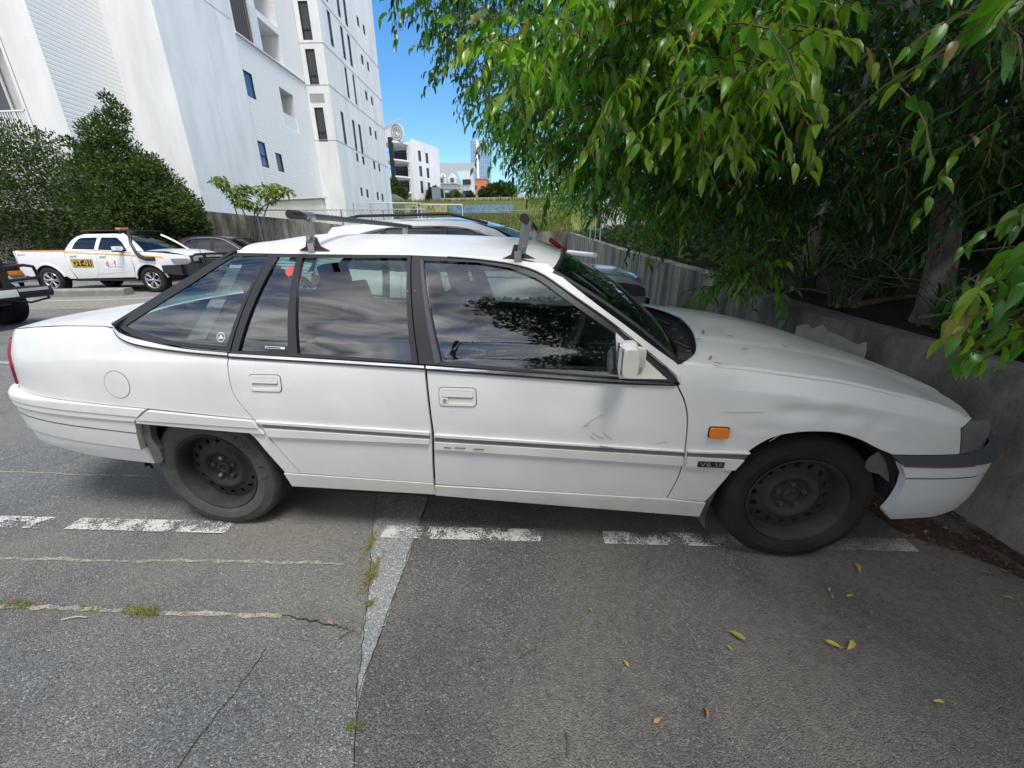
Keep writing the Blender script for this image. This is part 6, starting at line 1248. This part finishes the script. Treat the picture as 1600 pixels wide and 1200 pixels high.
for pts in ([(388, 400), (390, 365), (398, 335), (404, 310)], [(390, 370), (372, 340), (360, 300), (345, 283)], [(398, 345), (412, 322), (435, 312), (446, 298)], [(392, 355), (380, 330), (374, 310)], [(405, 380), (412, 340), (420, 318)]): x.tube(cr_([a2(*p) for p in pts], 3), .022, 6)
addloc(x.done('trunk', M_BARK, t), b)
# reeds behind the wire fence
strap((-7.6, 13.4, 1.2), 150, 1.15, .5, .45, 'tall green reeds behind the wire fence beside the sapling', None)
strap((-6.6, 13.5, 1.2), 130, 1.0, .5, .6, 'lighter green reeds at the right end of the wire fence', None)
# ---- distant trees
for lab, y, lst, n, sz_ in (('round dark tree in front of the orange building', 75, [(768, 301, 9), (782, 297, 10), (756, 305, 6), (795, 300, 10), (775, 306, 8)], 2600, .8), ('dark tree behind the blank board', 62, [(675, 301, 7), (685, 304, 7), (668, 308, 6), (690, 308, 6)], 1500, .55),
                            ('small bushes by the block with curved balconies', 56, [(618, 288, 6), (622, 300, 8), (632, 304, 7), (615, 296, 6)], 1200, .45), ('pale feathery tree in front of the hillside house', 78, [(708, 305, 6), (716, 308, 6), (700, 308, 5), (735, 308, 6)], 1400, .6), ('low scrub at the foot of the yellow mural', 43, [(650, 331, 4), (656, 333, 4), (620, 336, 7), (628, 338, 6)], 1200, .25)):
    c0 = at(lst[0][0], lst[0][1], y=y); b = (c0.x, y, c0.z-2.5); t = thing('distant_tree', lab, 'tree', b, group='distant trees on the hill'); cs = [((lambda c: (c.x, y+RNG.uniform(-1, 1), c.z))(at(px, py, y=y)), r*(y+2.3)/640) for px, py, r in lst]
    addloc(leaves('crown', *blob_leaves(cs, n, sz_, .4, .3), M_HEDGE, t, T_SMALL), b); MB().tube([(0, 0, -1.5), (0, 0, 2.0)], .15, 6).done('trunk', M_BARKD, t)
# ---- long grass on the far slope, weeds in the cracks
def grass(name, pts, h, mat, w=.008):
    bm = bmesh.new(); tl = bm.verts.layers.float.new('tint')
    for (x, y, z) in pts:
        a = RNG.uniform(0, 6.28); L = h*RNG.uniform(.5, 1.2); d = Vector((math.cos(a), math.sin(a), 0))*L*RNG.uniform(.1, .7); s = Vector((-math.sin(a), math.cos(a), 0))*w; p = Vector((x, y, z)); vs = [bm.verts.new(q) for q in (p-s, p+s, p+d*.35+Vector((0, 0, L*.6))+s*.7, p+d*.35+Vector((0, 0, L*.6))-s*.7, p+d+Vector((0, 0, L*.9)))]
        tt = RNG.uniform(0, 1)
        for v in vs: v[tl] = tt
        bm.faces.new(vs[:4]); bm.faces.new((vs[3], vs[2], vs[4]))
    return mk(name, bm, mat, None)
M_LONG = leaf_mat('long_grass', [(0, (.09, .12, .03)), (.6, (.17, .19, .045)), (1., (.27, .25, .09))], .6, .3, .2)
gp = [(x, y, slz(x, y)) for x, y in zip(RNG.uniform(-13, 3.5, 15000), 22.6+21*RNG.uniform(0, 1, 15000)**1.3)] + [(x, y, 5.55) for x, y in zip(RNG.uniform(-18, 4, 4000), RNG.uniform(45.1, 50, 4000))]
setp(grass('long_grass', gp, .55, M_LONG, .03), kind='stuff')
M_WEED = leaf_mat('weed_blades', [(0, (.10, .17, .03)), (.5, (.26, .26, .06)), (1., (.42, .26, .10))], .6, .3, .2)
def tuft(x, y, n, h, sx, sy, lab, t0=0., t1=1.):
    t = thing('weed_tuft', lab, 'weed', (x, y, .004), group='weeds growing from the asphalt cracks'); bm = bmesh.new(); tl = bm.verts.layers.float.new('tint')
    for i in range(n):
        a = RNG.uniform(0, 6.28); L = h*RNG.uniform(.4, 1.2); p = Vector((RNG.normal(0, sx), RNG.normal(0, sy), 0)); d = Vector((math.cos(a), math.sin(a), 0)); s = Vector((-d.y, d.x, 0))*.0012; tt = RNG.uniform(t0, t1); m0 = p+d*L*.35+Vector((0, 0, L*.45)); e = p+d*L*.9+Vector((0, 0, L*.4)); vs = [bm.verts.new(q) for q in (p-s, p+s, m0+s, m0-s, e)]
        for v in vs: v[tl] = tt
        bm.faces.new(vs[:4]); bm.faces.new((vs[3], vs[2], vs[4]))
    setp(mk('blades', bm, M_WEED, t), kind='stuff')
for a in ((.043, -1.348, 170, .035, .035, .007, 'yellow-green weed tuft on the pale crack at the lower left'), (-.507, -1.36, 110, .028, .04, .007, 'yellowish weed tuft at the left edge of the pale crack'), (-.19, -1.352, 40, .02, .03, .006, 'tiny weed between the two tufts of the lower left crack'), (.874, -1.09, 170, .038, .010, .045, 'dry brown and green weed in the crack left of the joint strip', .2, 1.), (.79, -.90, 110, .028, .008, .05, 'dry orange-brown weed in the crack where the white line starts', .3, 1.), (.735, -.72, 60, .02, .006, .04, 'thin green weed in the crack below the sill'), (.932, -1.234, 50, .022, .008, .008, 'small green weed in the crack beside the joint strip', 0, .5), (1.072, -1.65, 50, .02, .012, .008, 'small bright green weed in the crack at the bottom of the joint', 0, .3)): tuft(*a)
# ---- fallen leaves: on the asphalt and on the bonnet
M_FALL = leaf_mat('fallen_leaf_yellow', [(0, (.42, .36, .04)), (.6, (.56, .44, .08)), (1., (.40, .22, .08))], .5, .2)
M_FALLB = leaf_mat('fallen_leaf_brown', [(0, (.20, .08, .04)), (1., (.32, .15, .08))], .7, .1)
yl = [((3.044, -.85), .055, 'yellow fallen leaf lying just below the front tyre'), ((2.838, -.998), .028, 'small yellow fallen leaf, upper one of the four below the front wheel'), ((2.877, -1.042), .042, 'yellow fallen leaf right of a smaller one below the front wheel'), ((2.814, -1.056), .035, 'thin pale fallen leaf left of the bigger yellow one below the front wheel'), ((2.376, -1.269), .060, 'long yellow fallen leaf alone in the middle of the dark asphalt'), ((2.666, -1.246), .050, 'curled yellow fallen leaf left of the straight one on the dirt stain'), ((2.768, -1.238), .055, 'straight yellow fallen leaf right of the curled one on the dirt stain'), ((2.302, -1.295), .022, 'crumpled small fallen leaf beside the long yellow one'), ((1.831, -1.199), .024, 'small tan fallen leaf on the dark asphalt below the front door'), ((1.934, -1.403), .030, 'green-yellow fallen leaf lower than the tan one below the front door'), ((2.152, -1.507), .034, 'orange fallen leaf near the bottom middle'), ((1.977, -1.563), .034, 'pale fallen leaf at the bottom middle, left of the orange one'), ((2.907, -1.426), .034, 'pale yellow fallen leaf low at the right'), ((3.539, -.994), .030, 'small yellow fallen leaf at the right edge below the wall'), ((3.59, -.867), .04, 'pale fallen leaf on the mould strip beside the wall'), ((2.923, -1.10), .02, 'tiny yellow fallen leaf between the wheel and the right edge'), ((1.02, -1.335), .018, 'small reddish fallen leaf beside the joint strip'), ((.805, -1.33), .03, 'red-brown fallen leaf near the end of the pale crack')]
for i, ((x, y), L, lab) in enumerate(yl):
    a = RNG.uniform(0, 6.28); o = leaves('fallen_leaf', np.array([[0, 0, .004]]), np.array([[math.cos(a), math.sin(a), .12]]), np.array([[.25*RNG.normal(), .25*RNG.normal(), 1.]]), np.array([L]), np.array([.95 if 'red' in lab or 'orange' in lab else RNG.uniform(0, .7)]), M_FALL)
    o.location = (x, y, .012); setp(o, lab, 'leaf', 'leaves fallen on the asphalt')
hb = [((1098, 517), 'brown leaf on the bonnet nearest the wipers, topmost'), ((1099, 522), 'curled brown leaf just below the topmost one on the bonnet'), ((1097, 531), 'tiny brown leaf on the bonnet beside the cowl'), ((1147, 527), 'thin brown leaf farthest right but one on the bonnet'), ((1222, 541), 'single brown leaf far along the bonnet toward the nose'), ((1170, 547), 'reddish leaf resting on the bonnet crease'), ((1112, 558), 'brown leaf low on the bonnet above the seam'), ((1115, 568), 'forked brown twig-like leaf on the bonnet seam')]
for (p, lab) in hb:
    r = ray(*p); t_ = 1.2
    while t_ < 4:
        q = CAM+r*t_; v = -q.y/.85 if False else q.y/.86
        if q.x > 2.1 and abs(v) < 1.05 and q.z <= bonnet_z(q.x, max(-1, min(1, v)))+.004: break
        t_ += .004
    a = RNG.uniform(0, 6.28); o = leaves('fallen_leaf', np.array([[0, 0, 0.]]), np.array([[math.cos(a), math.sin(a), .1]]), np.array([[.3, .2, 1.]]), np.array([.034]), np.array([RNG.uniform(0, 1)]), M_FALLB); o.location = q+Vector((0, 0, .004)); setp(o, lab, 'leaf', 'dead leaves on the bonnet')
lp, ld = [], []
for i in range(34):
    v = RNG.uniform(-.75, .5); u = RNG.uniform(.2, 1); q = Vector(cowl(u, (v+1)/2)); lp.append((q.x, q.y, q.z+.012)); ld.append(RNG.normal(0, 1, 3)*np.array([1, 1, .2]))
n = len(lp); o = leaves('cowl_leaf_litter', np.array(lp), np.array(ld), np.array([[0, 0, 1.]])+RNG.normal(0, .5, (n, 3)), RNG.uniform(.012, .034, n), RNG.uniform(0, 1, n), M_FALLB); setp(o, kind='stuff')
n = 420; x = RNG.uniform(3.38, 3.82, n); y = RNG.uniform(-1.1, .6, n); kx = (x > 3.42+.0*y) & (y > -.55-(3.86-3.42)*1.2+(3.8-x)*1.1); x, y = x[kx], y[kx]; n = len(x)
o = leaves('wall_leaf_litter', np.stack([x, y, np.full(n, .016)], 1), RNG.normal(0, 1, (n, 3))*np.array([1, 1, .15]), np.array([[0, 0, 1.]])+RNG.normal(0, .4, (n, 3)), RNG.uniform(.015, .04, n), RNG.uniform(0, 1, n), M_FALLB); setp(o, kind='stuff')
for (x, y, a, L, lab) in ((-.194, -1.402, .2, .09, 'pale thin twig lying below the lower left weed tuft'), (1.586, -1.385, .5, .07, 'dark curved twig on the dark asphalt'), (1.712, -1.64, 1.6, .06, 'short dark twig near the bottom middle'), (.691, -1.642, .1, .035, 'reddish-brown twig near the diagonal crack'), (.905, -1.37, .7, .06, 'thin dark twig crossing the joint strip')):
    d = Vector((math.cos(a), math.sin(a), 0))*L/2; o = MB().tube(cr_([-d, Vector((.004, .006, .003)), d], 3), .0022, 5).done('twig', M_TWIG if 'pale' not in lab else M_PALE); o.location = (x, y, .013); setp(o, lab, 'twig', 'twigs on the asphalt')
# ---- what the windows mirror: behind the photographer
f = thing('wire_fence', 'chain-link fence behind the viewer, mirrored in the front door window', 'fence', (0, 0, 0)); s = MB()
for k_ in range(150):
    x = .25+k_*.11; s.tube([(x, -4.7, .2), (x+1.7, -4.7, 3.0)], .004, 3, False); s.tube([(x+1.7, -4.7, .2), (x, -4.7, 3.0)], .004, 3, False)
s.done('mesh', M_BLACKMETAL, f, False); MB().tube([(.25, -4.7, 3.0), (16, -4.7, 3.0)], .03, 6).done('rail', M_BLACKMETAL, f)
for k_ in range(7): MB().tube([(.25+k_*3, -4.7, 0), (.25+k_*3, -4.7, 3.05)], .035, 6).done('post', M_BLACKMETAL, f)
b = (6.0, -10.5, 0); t = thing('tree', 'spreading tree behind the viewer, mirrored in the front door window', 'tree', b)
cs = [((x, y, z), r) for x, y, z, r in ((6, -10.5, 6.5, 2.4), (4.0, -9.5, 6.2, 2.0), (8, -10, 6.4, 2.2), (2.6, -8.6, 7.2, 1.6), (6, -9.5, 8.5, 2.4), (5.2, -10.5, 4.4, 1.6), (7.6, -10.5, 4.2, 1.8), (1.3, -8.6, 7.7, 1.3), (2.1, -8.4, 5.4, 1.1), (2.6, -8.8, 9.6, 1.7), (1.4, -9, 11.4, 1.6), (3.6, -8.6, 7.2, 1.6), (3.2, -9, 12, 1.6), (.3, -9, 10.4, 1.3), (-.4, -9.2, 12.4, 1.2), (3.3, -8.4, 4.6, 1.1))]
addloc(leaves('crown', *blob_leaves(cs, 30000, .24, .25), M_HEDGE, t, T_SMALL), b); MB().tube([(0, 0, 0), (.1, 0, 3), (0, 0, 6)], [.25, .2, .1], 8).done('trunk', M_BARKD, t)
b = (-2.5, -32, 0); t = thing('tree', 'low round tree across the road behind the viewer, mirrored in the rear door window', 'tree', b)
addloc(leaves('crown', *blob_leaves([((-2.5, -32, 6.2), 3.4), ((1, -32, 5.4), 3), ((4, -32, 5.0), 2.6), ((-5, -32, 4.0), 2.4)], 7000, .45, .25), M_HEDGE, t, T_SMALL), b); MB().tube([(0, 0, 0), (0, 0, 5)], .3, 8).done('trunk', M_BARKD, t)
sd = thing('shed', 'long dark shed beyond the chain-link fence behind the viewer', 'building', (0, 0, 0)); MB().box((9, -16, 1.2), (12, 4, 2.4)).done('wall', plain('shed_grey', (.10, .10, .10), .8), sd, False); MB().box((9, -16, 2.47), (12.6, 4.8, .12)).done('roof', M_STEEL, sd, False)
# gate, fence and little building glimpsed between the trunks on the right
gt = thing('mesh_gate', 'narrow grey pipe gate standing among the trunks above the wall', 'gate', (0, 0, 0)); a_, b_ = at(922, 372, y=12.4), at(938, 370, y=12.2); MB().tube([(a_.x, 12.4, 1.3), (a_.x, 12.4, 2.4), (b_.x, 12.2, 2.4), (b_.x, 12.2, 1.3)], .03, 6).tube([(a_.x, 12.4, 1.75), (b_.x, 12.2, 1.75)], .02, 6).tube([((a_.x+b_.x)/2, 12.3, 1.3), ((a_.x+b_.x)/2, 12.3, 2.4)], .02, 6).done('frame', M_STEEL, gt)
hut = thing('small_building', 'pale grey wall with a small dark window glimpsed behind the fig trunks', 'building', (0, 0, 0)); q0 = at(1000, 340, y=17); MB().box((q0.x+.6, 18.5, 2.9), (1.1, 3, 2.6)).done('wall', plain('hut_grey', (.30, .32, .34), .8), hut, False); MB().box((q0.x+.55, 16.97, 2.55), (.5, .1, .5)).done('window', M_PANE, hut, False)
df = thing('dark_fence', 'dark slatted fence in the shade at the back of the garden bed', 'fence', (0, 0, 0)); s = MB()
for k_ in range(120): s.box((9.4-.12*k_*0, -6+k_*.3, 1.9), (.03, .26, 2.4))
s.done('slats', plain('fence_dark', (.02, .018, .015), .9, var=.4), df, False); MB().box((9.45, 12, 2.9), (.05, 36, .08)).done('rail', M_BARKD, df, False)

hc = MB().grid(lambda u, w: (1.02+.075*w+.012*math.sin(9*u)*(1-w), -.69+.012*math.sin(14*w+3*u)+.05*(1-u)-.03, .80+.40*u), 16, 10).done('hanging_cloth', plain('pale_cloth', (.42, .46, .55), .9, var=.25, scale=40)); setp(hc, 'pale blue cloth hanging inside the sedan behind the front seat', 'cloth')

n = 9000; x = RNG.uniform(3.2, 8.5, n); y = RNG.uniform(3.2, 20, n); kx = x > np.array([WX(v)+.35 for v in y]); x, y = x[kx], y[kx]; n = len(x)
z = np.array([zbed(v) for v in y])+RNG.uniform(0, .45, n)*np.clip((x-3.6)/2+.3, .1, 1)
o = leaves('ground_cover', np.stack([x, y, z], 1), RNG.normal(0, 1, (n, 3))*np.array([1, 1, .4])+np.array([0, 0, .3]), np.array([[0, -.2, 1.]])+RNG.normal(0, .4, (n, 3)), RNG.uniform(.10, .22, n), RNG.uniform(0, .6, n), M_HEDGE, None, T_SMALL); setp(o, kind='stuff')
rb_ = MB().box((0, 0, 0), (.30, .05, .05), bev=.012).box((-.05, -.005, -.028), (.18, .04, .02), bev=.006).done('warning_bar', M_RED); rb_.location = (1.74, 3.5, 1.335); rb_.rotation_euler = (0, R(36), 0); setp(rb_, 'short dark red bar tilted above the bonnet of the white SUV', 'bar')

vt = MB()
for i in range(46):
    y0, x0 = RNG.uniform(-.2, 3.2), RNG.uniform(4.05, 5.2); L = RNG.uniform(.4, 1.0); a = RNG.uniform(0, 6.28); q0 = Vector((x0, y0, zbed(y0)+RNG.uniform(.0, .35))); d = Vector((math.cos(a)*.8, math.sin(a), RNG.uniform(-.1, .35)))
    vt.tube(cr_([q0, q0+d*L*.5+Vector(RNG.normal(0, .08, 3)), q0+d*L+Vector((0, 0, -.12))], 4), RNG.uniform(.003, .008), 4, False)
setp(vt.done('vine_tangle', plain('dry_vine', (.20, .17, .13), .9, var=.5, scale=12), fix=False), 'tangle of dry grey-brown stems across the garden bed between the trunks', 'vines', kind='stuff')
